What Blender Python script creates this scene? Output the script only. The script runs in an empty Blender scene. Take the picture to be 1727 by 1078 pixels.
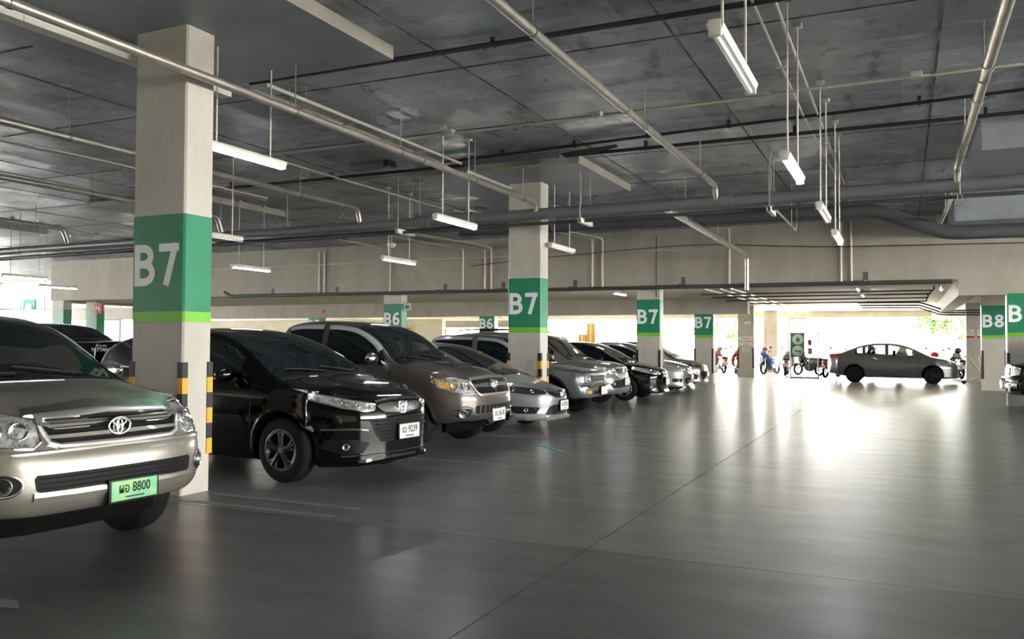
import bpy, bmesh, math, random
from mathutils import Vector, Matrix
from mathutils.bvhtree import BVHTree
from mathutils.geometry import delaunay_2d_cdt
random.seed(7)
SC = bpy.context.scene
COL = SC.collection
PI = math.pi
# ------------------------------------------------------------------ camera
F_PX, YAW, PITCH, ROLL, EYE = 1422.4, 0.4346, 0.0263, 0.0048, 1.45
cam_d = bpy.data.cameras.new('camera'); cam = bpy.data.objects.new('camera', cam_d); COL.objects.link(cam)
cam_d.sensor_width = 36.0; cam_d.lens = 36.0 * F_PX / 1727.0; cam_d.clip_end = 400
cam.matrix_world = (Matrix.Translation((0, 0, EYE)) @ Matrix.Rotation(YAW, 4, 'Z') @ Matrix.Rotation(PI/2 + PITCH, 4, 'X')
                    @ Matrix.Rotation(ROLL, 4, 'Z'))
SC.camera = cam
# ------------------------------------------------------------------ sky, sun, exposure
wd = bpy.data.worlds.new('overcast_sky'); SC.world = wd; wd.use_nodes = True
bg = wd.node_tree.nodes['Background']
bg.inputs[0].default_value = (1.0, 0.975, 0.92, 1); bg.inputs[1].default_value = 29.0
sun_d = bpy.data.lights.new('sun', 'SUN'); sun = bpy.data.objects.new('sun', sun_d); COL.objects.link(sun)
sun_d.energy = 20.0; sun_d.angle = 0.02; sun_d.color = (1.0, 0.95, 0.86)
sun.rotation_euler = (math.radians(-38), math.radians(18), 0)
SC.view_settings.view_transform = 'Standard'; SC.view_settings.look = 'None'
SC.view_settings.gamma = 1.0; SC.view_settings.use_curve_mapping = False
SC.view_settings.exposure = 0.55
# ------------------------------------------------------------------ materials
MATS = {}
def mat(name, col=(.5,.5,.5), rough=.5, metal=0., spec=.5, coat=0., coat_r=.05, emit=None, estr=0., alpha=None, trans=0.,
        noise=None, bump=None, rvar=None, ior=None):
    """procedural Principled material; noise=(scale, second colour, contrast lo, hi, stretch); bump=(scale,strength); rvar=(scale,lo,hi)"""
    if name in MATS: return MATS[name]
    m = bpy.data.materials.new(name); m.use_nodes = True; MATS[name] = m
    nt = m.node_tree; b = nt.nodes['Principled BSDF']
    def S(k, v):
        if k in b.inputs: b.inputs[k].default_value = v
    S('Base Color', (*col, 1)); S('Roughness', rough); S('Metallic', metal); S('Specular IOR Level', spec)
    S('Coat Weight', coat); S('Coat Roughness', coat_r); S('Transmission Weight', trans)
    if ior: S('IOR', ior)
    if emit: S('Emission Color', (*emit, 1)); S('Emission Strength', estr)
    if alpha is not None: S('Alpha', alpha)
    tc = None
    def coord(stretch=(1,1,1)):
        nonlocal tc
        if tc is None: tc = nt.nodes.new('ShaderNodeNewGeometry')
        mp = nt.nodes.new('ShaderNodeMapping'); mp.inputs['Scale'].default_value = stretch
        nt.links.new(tc.outputs['Position'], mp.inputs['Vector']); return mp.outputs[0]
    def ntex(scale, stretch=(1,1,1), detail=6):
        n = nt.nodes.new('ShaderNodeTexNoise'); n.inputs['Scale'].default_value = scale; n.inputs['Detail'].default_value = detail
        n.inputs['Roughness'].default_value = .62
        nt.links.new(coord(stretch), n.inputs['Vector']); return n.outputs['Fac']
    if noise:
        prev = None
        for (sc, c2, lo, hi, st) in (noise if isinstance(noise, list) else [noise]):
            r = nt.nodes.new('ShaderNodeMapRange'); r.inputs[1].default_value = lo; r.inputs[2].default_value = hi
            nt.links.new(ntex(sc, st), r.inputs[0])
            mx = nt.nodes.new('ShaderNodeMix'); mx.data_type = 'RGBA'
            nt.links.new(r.outputs[0], mx.inputs[0])
            if prev is None: mx.inputs[6].default_value = (*col, 1)
            else: nt.links.new(prev, mx.inputs[6])
            mx.inputs[7].default_value = (*c2, 1); prev = mx.outputs[2]
        nt.links.new(prev, b.inputs['Base Color'])
    if rvar:
        r = nt.nodes.new('ShaderNodeMapRange'); r.inputs[1].default_value = .3; r.inputs[2].default_value = .7
        r.inputs[3].default_value = rvar[1]; r.inputs[4].default_value = rvar[2]
        nt.links.new(ntex(rvar[0], rvar[3] if len(rvar) > 3 else (1,1,1)), r.inputs[0]); nt.links.new(r.outputs[0], b.inputs['Roughness'])
    if bump:
        bp = nt.nodes.new('ShaderNodeBump'); bp.inputs['Strength'].default_value = bump[1]; bp.inputs['Distance'].default_value = .02
        nt.links.new(ntex(bump[0]), bp.inputs['Height']); nt.links.new(bp.outputs[0], b.inputs['Normal'])
    return m
# surfaces
def panel_tone(m, sx, sy, amount):
    """each shutter-board panel of the cast concrete has its own tone"""
    nt = m.node_tree; b = nt.nodes['Principled BSDF']; src = b.inputs['Base Color'].links[0].from_socket
    g = nt.nodes.new('ShaderNodeNewGeometry'); mp = nt.nodes.new('ShaderNodeVectorMath'); mp.operation = 'MULTIPLY'; mp.inputs[1].default_value = (1/sx, 1/sy, 0)
    nt.links.new(g.outputs['Position'], mp.inputs[0]); fl_ = nt.nodes.new('ShaderNodeVectorMath'); fl_.operation = 'FLOOR'; nt.links.new(mp.outputs[0], fl_.inputs[0])
    wn = nt.nodes.new('ShaderNodeTexWhiteNoise'); wn.noise_dimensions = '3D'; nt.links.new(fl_.outputs[0], wn.inputs['Vector'])
    r = nt.nodes.new('ShaderNodeMapRange'); r.inputs[3].default_value = 1-amount; r.inputs[4].default_value = 1+amount; nt.links.new(wn.outputs['Value'], r.inputs[0])
    v = nt.nodes.new('ShaderNodeVectorMath'); v.operation = 'SCALE'; nt.links.new(src, v.inputs[0]); nt.links.new(r.outputs[0], v.inputs['Scale']); nt.links.new(v.outputs[0], b.inputs['Base Color'])
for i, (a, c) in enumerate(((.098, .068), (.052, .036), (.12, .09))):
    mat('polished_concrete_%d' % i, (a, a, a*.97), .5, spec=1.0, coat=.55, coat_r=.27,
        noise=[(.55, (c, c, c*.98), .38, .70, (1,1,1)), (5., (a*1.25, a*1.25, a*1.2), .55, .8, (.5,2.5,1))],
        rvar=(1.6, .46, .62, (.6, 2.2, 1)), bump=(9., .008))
mat('joint_dark', (.02,.02,.02), .9)
mat('exterior_ground', (.62,.60,.55), .8, noise=(2., (.52,.50,.46), .3, .7, (1,1,1)))
mat('road_paint', (.20,.205,.21), .6, noise=(9., (.10,.10,.10), .52, .70, (1,1,1)))
mat('teal_paint', (.10,.42,.45), .6, noise=(12., (.1,.13,.13), .5, .65, (1,1,1)))
mat('ceiling_concrete', (.33,.36,.40), .45, spec=.8, noise=[(.5, (.19,.21,.235), .38, .62, (1,1,1)), (2.6, (.50,.53,.57), .54, .74, (.5,1.4,1)), (1.3,(.08,.085,.095),.56,.70,(2,.7,1)),(4.5,(.12,.13,.14),.58,.68,(.6,1.6,1))],
    bump=(2.5, .12), rvar=(1.2, .22, .55))
panel_tone(MATS['ceiling_concrete'], 1.22, 2.5, .22)
mat('joint_stain', (.06,.06,.06), .8, noise=(3., (.2,.2,.2), .45, .6, (1,1,1)))
mat('drop_concrete', (.29,.315,.345), .5, noise=(.9, (.19,.205,.225), .35, .7, (1,1,1)), bump=(3., .08))
mat('cream_paint', (.36,.335,.28), .65, noise=(1.6, (.28,.26,.215), .4, .75, (1,1,.5)), bump=(6., .05))
mat('pillar_paint', (.50,.475,.42), .6, noise=[(1.8, (.40,.38,.33), .4, .75, (1,1,.5)), (9., (.36,.34,.30), .6, .8, (1,1,1))], bump=(7., .06))
mat('rear_ceiling', (.80,.74,.56), .7, noise=(2., (.66,.60,.44), .4, .7, (.4,2,1)))
mat('green_paint', (.010,.215,.105), .45, noise=(2., (.008,.175,.088), .4, .7, (1,1,1)))
mat('lime_paint', (.17,.47,.035), .45)
mat('letter_white', (.84,.87,.90), .5)
mat('guard_yellow', (.75,.36,.02), .5); mat('guard_black', (.018,.018,.02), .55)
mat('galvanised', (.52,.49,.42), .35, metal=.75, noise=(5., (.40,.37,.31), .4, .7, (1,1,1)))
mat('grey_pvc', (.13,.135,.145), .32); mat('dark_pipe', (.05,.051,.054), .45); mat('cable_black', (.012,.012,.012), .6)
mat('conduit', (.55,.52,.45), .45, metal=.3); mat('tray_steel', (.10,.105,.11), .5, metal=.3)
mat('fixture_white', (.72,.70,.64), .45); mat('tube_lit', (1,1,1), .4, emit=(.86,.91,1.0), estr=60.)
mat('tube_off', (.78,.78,.76), .25); mat('rod_steel', (.30,.29,.27), .4, metal=.7)
mat('rubber', (.006,.006,.0065), .8, spec=.2); mat('rim_silver', (.55,.56,.57), .28, metal=.9); mat('rim_grey', (.16,.165,.17), .3, metal=.9); mat('bright_silver', (.80,.79,.76), .28, metal=.85); mat('rim_dark', (.015,.03,.032), .35, metal=.4)
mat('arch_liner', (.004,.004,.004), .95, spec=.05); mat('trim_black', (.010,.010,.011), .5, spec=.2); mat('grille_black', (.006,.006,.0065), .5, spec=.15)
mat('chrome', (.82,.81,.79), .10, metal=1.); mat('satin_chrome', (.55,.55,.54), .25, metal=1.)
mat('tinted_glass', (.006,.010,.012), .03, spec=.75, coat=.3)
mat('clear_glass', (.75,.8,.78), .02, trans=1., ior=1.05)
mat('lamp_lens', (.68,.69,.69), .22, metal=.6, coat=1., noise=(26., (.25,.25,.255), .46, .62, (1,1,1)), bump=(22., .30))
mat('lamp_dark', (.03,.03,.033), .12, coat=1.); mat('amber_lens', (.75,.38,.02), .12, coat=1.); mat('red_lens', (.45,.012,.015), .12, coat=1.)
mat('plate_white', (.66,.67,.63), .5); mat('plate_green', (.16,.47,.27), .5, noise=(9., (.33,.55,.16), .45, .65, (1,1,1))); mat('plate_ink', (.012,.015,.015), .5)
mat('visor_smoke', (.38,.40,.42), .12, coat=.6); mat('seam', (.01,.01,.01), .8)
def paint(name, col, metal=.55, rough=.32, coat=1.): return mat('paint_' + name, col, rough, metal=metal, coat=coat, coat_r=.04, spec=.5 if coat > .9 else .15)
paint('silver', (.27,.255,.22)); paint('black', (.0025,.0025,.003), .0, .10, .55); paint('brown_grey', (.115,.098,.088))
paint('silver_blue', (.27,.275,.29)); paint('steel_blue', (.15,.17,.185)); paint('pewter', (.22,.215,.20)); paint('white_silver', (.34,.34,.34))
paint('champagne', (.27,.25,.235)); paint('graphite', (.115,.117,.125)); paint('navy_black', (.004,.005,.010), .0, .12, .6); paint('maroon', (.10,.05,.045))
# ------------------------------------------------------------------ mesh building
class MB:
    def __init__(s): s.v = []; s.f = []; s.m = []; s.sm = []
    def add(s, vs, fs, mi=0, smooth=False):
        o = len(s.v); s.v += [tuple(p) for p in vs]
        for f in fs: s.f.append([i + o for i in f]); s.m.append(mi); s.sm.append(smooth)
        return s
    def box(s, x0, x1, y0, y1, z0, z1, mi=0):
        vs = [(x, y, z) for z in (z0, z1) for y in (y0, y1) for x in (x0, x1)]
        return s.add(vs, [(0,2,3,1), (4,5,7,6), (0,1,5,4), (2,6,7,3), (0,4,6,2), (1,3,7,5)], mi)
    def bbox(s, c, d, bev=.01, mi=0):
        """box with chamfered edges, centre c, size d"""
        x, y, z = d[0]/2, d[1]/2, d[2]/2; b = min(bev, x*.8, y*.8, z*.8)
        bm = bmesh.new(); bmesh.ops.create_cube(bm, size=1)
        for v in bm.verts: v.co = Vector((v.co.x*2*x + c[0], v.co.y*2*y + c[1], v.co.z*2*z + c[2]))
        bmesh.ops.bevel(bm, geom=bm.edges[:], offset=b, segments=2, affect='EDGES', profile=.6)
        bm.verts.index_update(); s.add([v.co[:] for v in bm.verts], [[v.index for v in f.verts] for f in bm.faces], mi, True); bm.free(); return s
    def tube(s, pts, r, n=8, caps=True, mi=0, radii=None, closed=False):
        pts = [Vector(p) for p in pts]; N = len(pts); vs = []; fs = []
        up = None
        for i, p in enumerate(pts):
            if closed: d = pts[(i+1) % N] - pts[i-1]
            else: d = pts[min(i+1, N-1)] - pts[max(i-1, 0)]
            d.normalize()
            if up is None: up = Vector((0,0,1)) if abs(d.z) < .9 else Vector((1,0,0))
            a = d.cross(up).normalized(); b2 = a.cross(d).normalized(); up = b2
            rr = radii[i] if radii else r
            for k in range(n):
                t = 2*PI*k/n; vs.append(p + (a*math.cos(t) + b2*math.sin(t))*rr)
        M = N if closed else N-1
        for i in range(M):
            for k in range(n):
                j = (i+1) % N
                fs.append((i*n+k, i*n+(k+1) % n, j*n+(k+1) % n, j*n+k))
        s.add(vs, fs, mi, True)
        if caps and not closed: s.add([vs[k] for k in range(n)], [tuple(range(n))], mi); s.add([vs[(N-1)*n+k] for k in range(n)], [tuple(range(n-1, -1, -1))], mi)
        return s
    def lathe(s, prof, n=28, axis='y', c=(0,0,0), mi=0, smooth=True):
        """prof = [(radius, axial)]"""
        vs = []; fs = []
        for r, a in prof:
            for k in range(n):
                t = 2*PI*k/n; u, w = r*math.cos(t), r*math.sin(t)
                p = {'y': (u, a, w), 'x': (a, u, w), 'z': (u, w, a)}[axis]
                vs.append((p[0]+c[0], p[1]+c[1], p[2]+c[2]))
        for i in range(len(prof)-1):
            for k in range(n): fs.append((i*n+k, i*n+(k+1) % n, (i+1)*n+(k+1) % n, (i+1)*n+k))
        return s.add(vs, fs, mi, smooth)
    def prism(s, poly, d0, d1, plane='xz', mi=0):
        """extrude a 2-D outline; plane says which two axes the outline uses, d0..d1 along the third"""
        def P(a, b, d): return {'xz': (a, d, b), 'yz': (d, a, b), 'xy': (a, b, d)}[plane]
        n = len(poly); vs = [P(a, b, d0) for a, b in poly] + [P(a, b, d1) for a, b in poly]
        fs = [tuple(range(n)), tuple(range(2*n-1, n-1, -1))] + [(i, (i+1) % n, n+(i+1) % n, n+i) for i in range(n)]
        return s.add(vs, fs, mi)
    def ico(s, c, d, sub=2, mi=0, M=None):
        bm = bmesh.new(); bmesh.ops.create_icosphere(bm, subdivisions=sub, radius=1)
        vs = [Vector((v.co.x*d[0], v.co.y*d[1], v.co.z*d[2])) for v in bm.verts]
        if M: vs = [M @ v for v in vs]
        s.add([v + Vector(c) for v in vs], [[v.index for v in f.verts] for f in bm.faces], mi, True); bm.free(); return s
    def mesh(s, name, mats):
        me = bpy.data.meshes.new(name); me.from_pydata(s.v, [], s.f); 
        for m in (mats if isinstance(mats, (list, tuple)) else [mats]): me.materials.append(MATS[m] if isinstance(m, str) else m)
        me.polygons.foreach_set('material_index', s.m); me.polygons.foreach_set('use_smooth', s.sm)
        bm = bmesh.new(); bm.from_mesh(me); bmesh.ops.recalc_face_normals(bm, faces=bm.faces[:]); bm.to_mesh(me); bm.free()
        me.update(); return me
    def build(s, name, mats, parent=None):
        return link(name, s.mesh(name, mats), parent)
def link(name, me, parent=None, loc=None):
    o = bpy.data.objects.new(name, me); COL.objects.link(o)
    if parent is not None: o.parent = parent
    if loc is not None: o.location = loc
    return o
def tag(o, label, cat, group=None):
    o['label'] = label; o['category'] = cat
    if group: o['group'] = group
    return o
def thing(name, label, cat, loc=(0,0,0), rz=0., group=None):
    o = bpy.data.objects.new(name, None); COL.objects.link(o); o.empty_display_size = .2
    o.location = loc; o.rotation_euler = (0, 0, rz); return tag(o, label, cat, group)
def struct(name, mb, mats, label=None):
    o = mb.build(name, mats); o['kind'] = 'structure'
    if label: o['label'] = label
    return o
def copy_tree(o, parent=None):
    c = o.copy(); COL.objects.link(c)
    if parent is not None: c.parent = parent
    for ch in list(o.children): copy_tree(ch, c)
    return c
def text_mesh(body, height, mats, bold=.0, ext=.002, xs=1.0, name='lettering'):
    """flat lettering in the xy plane, centred, cap height = height"""
    cu = bpy.data.curves.new('t', 'FONT'); cu.body = body; cu.size = 1.0; cu.offset = bold; cu.extrude = 0; cu.align_x = 'CENTER'; cu.resolution_u = 5
    ob = bpy.data.objects.new('t', cu); COL.objects.link(ob)
    dg = bpy.context.evaluated_depsgraph_get(); dg.update()
    me = bpy.data.meshes.new_from_object(ob.evaluated_get(dg)); bpy.data.objects.remove(ob); bpy.data.curves.remove(cu)
    xsv = [v.co.x for v in me.vertices]; ys = [v.co.y for v in me.vertices]
    if not ys: return me
    k = height / (max(ys) - min(ys)); cx = (max(xsv)+min(xsv))/2; y0 = min(ys)
    for v in me.vertices: v.co = Vector(((v.co.x-cx)*k*xs, (v.co.y-y0)*k - height/2, 0))
    bm = bmesh.new(); bm.from_mesh(me); r = bmesh.ops.extrude_face_region(bm, geom=bm.faces[:])
    for g in r['geom']:
        if isinstance(g, bmesh.types.BMVert): g.co.z += ext
    bmesh.ops.recalc_face_normals(bm, faces=bm.faces[:]); bm.to_mesh(me); bm.free()
    me.materials.clear(); me.materials.append(MATS[mats]); me.name = name
    return me
def facing(o, loc, d='-y'):
    """stand flat lettering (built in xy) upright so that it reads from direction d"""
    o.location = loc
    o.rotation_euler = {'-y': (PI/2, 0, 0), '+x': (PI/2, 0, PI/2), '-x': (PI/2, 0, -PI/2), '+y': (PI/2, 0, PI)}[d]
    return o
# ================================================================== THE SETTING
ZS, ZD = 4.57, 4.43            # slab soffit, drop-panel soffit
YB = 22.86                     # face of the deep beam
ZR = 3.04                      # soffit of the lower ceiling behind the beam
# ---- floor: a base with separately poured slabs
fl = MB().box(-46, 19, -14, 44.6, -.30, -.012); floor = struct('floor', fl, 'joint_dark', 'polished grey concrete garage floor')
xs = [-46, -38, -30, -23.0, -14.6, -6.3, -2.02, 2.2, 10, 19]
ys = [-14, -6, 0.5, 5.6, 10.2, 14.0, 17.9, 22.9, 30, 37.2, 44.6]
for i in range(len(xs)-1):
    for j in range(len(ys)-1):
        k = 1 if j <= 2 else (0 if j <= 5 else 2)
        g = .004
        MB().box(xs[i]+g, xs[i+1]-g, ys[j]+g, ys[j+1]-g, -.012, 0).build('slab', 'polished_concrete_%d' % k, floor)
eg = struct('ground_outside', MB().box(-90, 70, 44.6, 130, -.3, -.03), 'exterior_ground', 'sunlit pale ground outside the garage')
struct('ground_beside', MB().box(19, 60, -40, 44.6, -.4, -.1), 'exterior_ground', 'pale ground beside the open garage side')
# ---- ceiling
ceiling = struct('ceiling', MB().box(-46, 19, -14, YB+.4, ZS, ZS+.3), 'ceiling_concrete', 'dark board-marked concrete ceiling slab')
struct('ceiling_left', MB().box(-46, -31, YB+.4, 44.9, ZS, ZS+.3), 'ceiling_concrete', 'concrete ceiling continuing over the far left lane')
struct('wall_level_change', MB().box(-31.2, -30.9, YB+.36, 44.9, ZR-.1, ZS+.02), 'cream_paint', 'cream upstand wall at the left end of the deep beam')
ceil2 = struct('ceiling_rear', MB().box(-31, 19, YB+.35, 44.9, ZR, ZR+.3), 'rear_ceiling', 'low cream ceiling over the exit lane')
def drop(x, y, z0=ZD, cream=True):
    x0, x1, y0, y1 = x-1.56, x+1.56, y-1.47, y+1.47
    m = MB().box(x0, x1, y0, y1, z0, ZS+.01, 0)
    # painted side faces, dark soffit
    me = m.mesh('drop_panel', ['drop_concrete', 'cream_paint'])
    for p in me.polygons: p.material_index = 0 if abs(p.normal.z) > .5 or not cream else 1
    return link('drop_panel', me, ceiling)
for px in (-31.7, -23.54, -15.04, -6.44):
    for py in (-2.4, 6.03, 14.59): drop(px, py)
for py in (6.03, 14.59): drop(2.55, py, 4.10, False)
drop(2.55, 21.37, 4.02, False)
# formwork joints: shallow fins of concrete left between the shutter boards
fm = MB()
for k in range(-9, 4):
    fm.box(k*2.44-.012+.35, k*2.44+.012+.35, -14, YB, ZS-.006, ZS+.004)
for k in range(-4, 9):
    fm.box(-30, 10, k*2.5+.9, k*2.5+.92, ZS-.006, ZS+.004)
fo = fm.build('formwork_ridges', 'joint_stain', ceiling); fo['kind'] = 'stuff'
# ---- deep beam at the level change
wb = MB().box(-31.0, 1.21, YB, YB+.36, 3.0, ZS+.02); wb.box(1.21, 19, YB, YB+.36, 2.61, ZS+.02)
struct('wall_back', wb, 'cream_paint', 'deep cream painted concrete beam where the ceiling drops')
struct('trim_1', MB().box(1.21, 1.6, YB+.36, 44.6, 2.61, ZR), 'cream_paint', 'cream downstand beam along the right of the exit lane')
# ---- rear beams and outer boundary
struct('trim_2', MB().box(-46, -4.9, 30.0, 30.4, 2.46, ZR), 'cream_paint', 'cream cross beam over the rear parking bays')
struct('trim_3', MB().box(-46, 19, 44.3, 44.7, 2.72, ZR+.4), 'cream_paint', 'cream edge beam at the open far end')
struct('wall_far', MB().box(-46, -24, 44.3, 44.6, 0, .95), 'cream_paint', 'low cream parapet along the far open edge')
struct('wall_far_right', MB().box(2.9, 19, 44.0, 44.3, 0, 3.1), 'cream_paint', 'cream end wall right of the exit')
struct('wall_right', MB().box(18.6, 19, -14, 44.6, 0, 1.7).box(18.6, 19, -14, 44.6, 4.4, ZS+.3).box(18.6, 19, -14, -6.0, 1.7, 4.4).box(18.6, 19, 23.0, 44.6, 1.7, 4.4), 'drop_concrete', 'grey parapet and lintel of the open right side')
struct('wall_near', MB().box(-46, 19, -14.3, -14, 0, ZS+.3), 'rear_ceiling', 'cream wall closing the near end of the garage')
lw = MB().box(-46.3, -46, -14, 44.6, 0, 1.2).box(-46.3, -46, -14, 44.6, 2.9, ZS+.3)
struct('wall_left', lw, 'cream_paint', 'cream parapet and lintel of the open left side')
# inner lit wall behind the B5 / B6 pillars
iw = MB().box(-38.4, -19.0, 33.4, 33.7, 0, 2.46); struct('wall_inner', iw, 'rear_ceiling', 'pale yellow inner wall behind the second parking row')
# ================================================================== PILLARS
def glyph(ch, h, w, t):
    """painted bold letter in the xz plane, lower left corner at the origin"""
    def arc(cx, cz, rx, rz, a0, a1, n=14): return [(cx + rx*math.cos(math.radians(a0+(a1-a0)*i/n)), cz + rz*math.sin(math.radians(a0+(a1-a0)*i/n))) for i in range(n+1)]
    e = t/2; L = []
    if ch == 'B':
        L = [[(e, 0), (e, h)], [(e, h-e), (w*.45, h-e)] + arc(w*.45, h*.76-e*.5, w*.52-e, h*.24-e*.5, 90, -90) + [(e, h*.52-e*.0)],
             [(e, h*.52), (w*.48, h*.52)] + arc(w*.48, h*.26+e*.5, w*.57-e, h*.26-e*.5, 90, -90) + [(e, e)]]
    elif ch == '7': L = [[(0, h-e), (w-.002, h-e)], [(w-e*1.15, h-.002), (w*.36, 0)]]
    elif ch == '8': L = [arc(w/2, h*.27, w/2-e, h*.27-e, 0, 360, 24), arc(w/2, h*.75-e*.2, w*.44-e, h*.25-e*.8, 0, 360, 24)]
    elif ch == '6': L = [arc(w/2, h*.31, w/2-e, h*.31-e, 0, 360, 24), arc(w*.62, h*.42, w*.62-e, h*.58-e, 185, 88, 14) + [(w*.86, h-e)]]
    elif ch == '5': L = [[(w*.92, h-e), (w*.16, h-e)], [(w*.16, h), (w*.10, h*.48)], [(w*.06, h*.50)] + arc(w*.42, h*.30, w*.56-e, h*.30-e, 120, -120, 16)]
    mb = MB()
    for si, pl in enumerate(L):
        P = [Vector(p) for p in pl]; n = len(P); rows = []; yo = -.0006*si
        cl = (P[0]-P[-1]).length < 1e-4 and n > 3
        for i in range(n):
            d = (P[min(i+1, n-1)] - P[max(i-1, 0)]) if not (cl and i in (0, n-1)) else (P[1] - P[n-2])
            d.normalize(); q = Vector((-d.y, d.x))*e; rows.append((P[i]-q, P[i]+q))
        for a, b in zip(rows, rows[1:]):
            mb.add([(a[0].x, yo, a[0].y), (a[1].x, yo, a[1].y), (b[1].x, yo, b[1].y), (b[0].x, yo, b[0].y)], [(0,1,2,3)])
    return mb
WX, WY = .673, .357
def pillar(x1, y0, label, text=None, guards=True, ztop=ZD, band=True, letter=True):
    """x1 = aisle-side face, y0 = face towards the camera"""
    x0, y1 = x1-WX, y0+WY
    t = thing('concrete_pillar', label, 'pillar', (x1-WX/2, y0+WY/2, 0))
    hx, hy = WX/2, WY/2
    b = .018
    out = [(-hx+b,-hy), (hx-b,-hy), (hx,-hy+b), (hx,hy-b), (hx-b,hy), (-hx+b,hy), (-hx,hy-b), (-hx,-hy+b)]
    MB().prism(out, 0, ztop, 'xy').build('shaft', 'pillar_paint', t)
    if band:
        def ring(z0, z1, e, name, m):
            o2 = [(a*(1+e/abs(hx)), c*(1+e/abs(hy))) for a, c in out]
            return MB().prism(o2, z0, z1, 'xy').build(name, m, t)
        gb = ring(1.72, 2.64, .003, 'green_band', 'green_paint'); ring(1.62, 1.72, .003, 'lime_band', 'lime_paint')
        if text:
            for k, ch in enumerate(text):
                o = glyph(ch, .40, .26, .076).build('letter', 'letter_white', gb); o.location = ((-.305, .015)[k], -hy-.004, 1.965)
    if guards:
        segs = [.33]*0
        for (sx, sy) in ((1,-1), (1,1), (-1,-1), (-1,1)):
            gd = None
            for k in range(6):
                z0 = .36 + k*.147; z1 = z0 + .147
                m = 'guard_black' if (k % 2 == 1 or guards == 'dark') else 'guard_yellow'
                cx, cy, w, th = sx*hx, sy*hy, .055, .012
                mb = MB()
                L = [(cx+sx*th, cy+sy*th), (cx-sx*w, cy+sy*th), (cx-sx*w, cy), (cx, cy), (cx, cy-sy*w), (cx+sx*th, cy-sy*w)]
                mb.prism(L, z0, z1, 'xy')
                if gd is None: gd = mb.build('corner_guard', m, t)
                else: mb.build('guard_stripe', m, gd)
    return t
P1 = pillar(-6.10, 5.85, 'nearest concrete pillar with green B7 band beside the silver pickup', 'B7')
P2 = pillar(-6.10, 14.41, 'second B7 pillar standing between the silver sedan and blue-grey pickup', 'B7')
P3 = pillar(-6.10, YB, 'third B7 pillar under the deep beam beside the black sedan', 'B7', ztop=3.0, guards='dark')
P4 = pillar(-6.10, 30.03, 'fourth and farthest B7 pillar at the end of the parked row', 'B7', ztop=ZR, guards='dark')
P5 = pillar(-5.80, 37.0, 'plain pillar with red lettered notice by the exit', None, ztop=ZR, band=False, guards='dark')
P6 = pillar(-5.60, 43.0, 'wide plain pillar behind the motorcycle with red helmet', None, ztop=ZR, band=False, guards=False)
R1 = pillar(2.21+WX, YB, 'B8 pillar at the right edge beside the black off-roader', 'B8', ztop=2.61, guards='dark')
R2 = pillar(2.21+WX, 30.03, 'farther B8 pillar right of the grey sedan', 'B8', ztop=ZR, guards='dark')
R3 = pillar(2.21+WX, 37.2, 'plain pillar with two prohibition notices right of the exit', None, ztop=ZR, band=False, guards=False)
Q1 = pillar(-14.5, YB, 'nearer B6 pillar seen above the brown pickup', 'B6', ztop=3.0)
Q2 = pillar(-14.72, 30.03, 'farther small B6 pillar beside the second B7 pillar', 'B6', ztop=2.46)
Q3 = pillar(-23.2, 30.03, 'small B5 pillar seen over the brown pickup roof', 'B5', ztop=2.46)
Q4 = pillar(-14.7, 14.41, 'second-row pillar mostly hidden behind the nearest B7 pillar', None)
Q5 = pillar(-30.2, YB-.02, 'pale green banded pillar at the far left window', None, ztop=3.0)
Q6 = pillar(-29.75, 24.0, 'narrow green banded pillar with red parking sign at far left', None, ztop=3.0)
# notices on pillars are things of their own
def sign(name, label, cat, x, y, z, w, h, m, d='-y', frame=None, th=.012):
    o = thing(name, label, cat, (x, y, z-h/2))
    s = -1 if d == '-y' else 1
    if d in ('-y', '+y'): mb = MB().box(-w/2, w/2, min(0, s*th), max(0, s*th), 0, h)
    else: mb = MB().box(0, th, -w/2, w/2, 0, h)
    mb.build('panel', m, o); return o
mat('sign_white', (.75,.74,.70), .5); mat('sign_red', (.62,.02,.03), .5); mat('sign_green', (.015,.24,.15), .5); mat('ink_red', (.45,.03,.05), .5); mat('sign_yellow',(.7,.6,.2),.5)
s = sign('notice_board', 'white notice with three lines of red lettering on the plain pillar', 'sign', -6.13, 37.0, 1.52, .58, .40, 'sign_white')
for k, tx in enumerate(('ที่จอดรถ', 'เฉพาะพนักงาน', 'เท่านั้น')):
    o = link('lettering', text_mesh(tx, .085, 'ink_red', bold=.012), s); facing(o, (0, -.014, .32-k*.125))
for k in range(2):
    s = sign('small_notice', ('upper' if k == 0 else 'lower') + ' small white notice under the red lettered one', 'sign', -6.13, 37.0, 1.20-k*.10, .26, .085, 'sign_white')
    o = MB().box(-.09, .09, -.014, -.012, .03, .04).box(-.07, .07, -.014, -.012, .05, .058).build('text_lines', 'seam', s)
s = sign('security_camera_box', 'small white emergency light box high on the plain pillar', 'lamp', -6.05, 37.0, 2.32, .26, .13, 'fixture_white', th=.10)
for dx in (-.08, .08):
    MB().lathe([(.0,-.03),(.045,-.03),(.05,.0),(.03,.05),(0,.05)], 14, 'y', (dx, -.08, .17)).build('lamp_head', 'satin_chrome', s)
for k, dx in enumerate((-.20, .17)):
    s = sign('prohibition_notice', ('left' if k == 0 else 'right') + ' prohibition notice with red footer on the plain exit pillar', 'sign', 2.55+dx, 37.2, 1.84, .26, .32, 'sign_white')
    MB().box(-.13, .13, -.015, -.012, 0, .08).build('red_footer', 'sign_red', s)
    MB().tube([(.08*math.cos(a*PI/10), -.016, .2+.08*math.sin(a*PI/10)) for a in range(20)], .008, 5, closed=True).tube([(-.055,-.016,.255),(.055,-.016,.145)], .008, 5).build('ban_symbol', 'ink_red', s)
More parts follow.
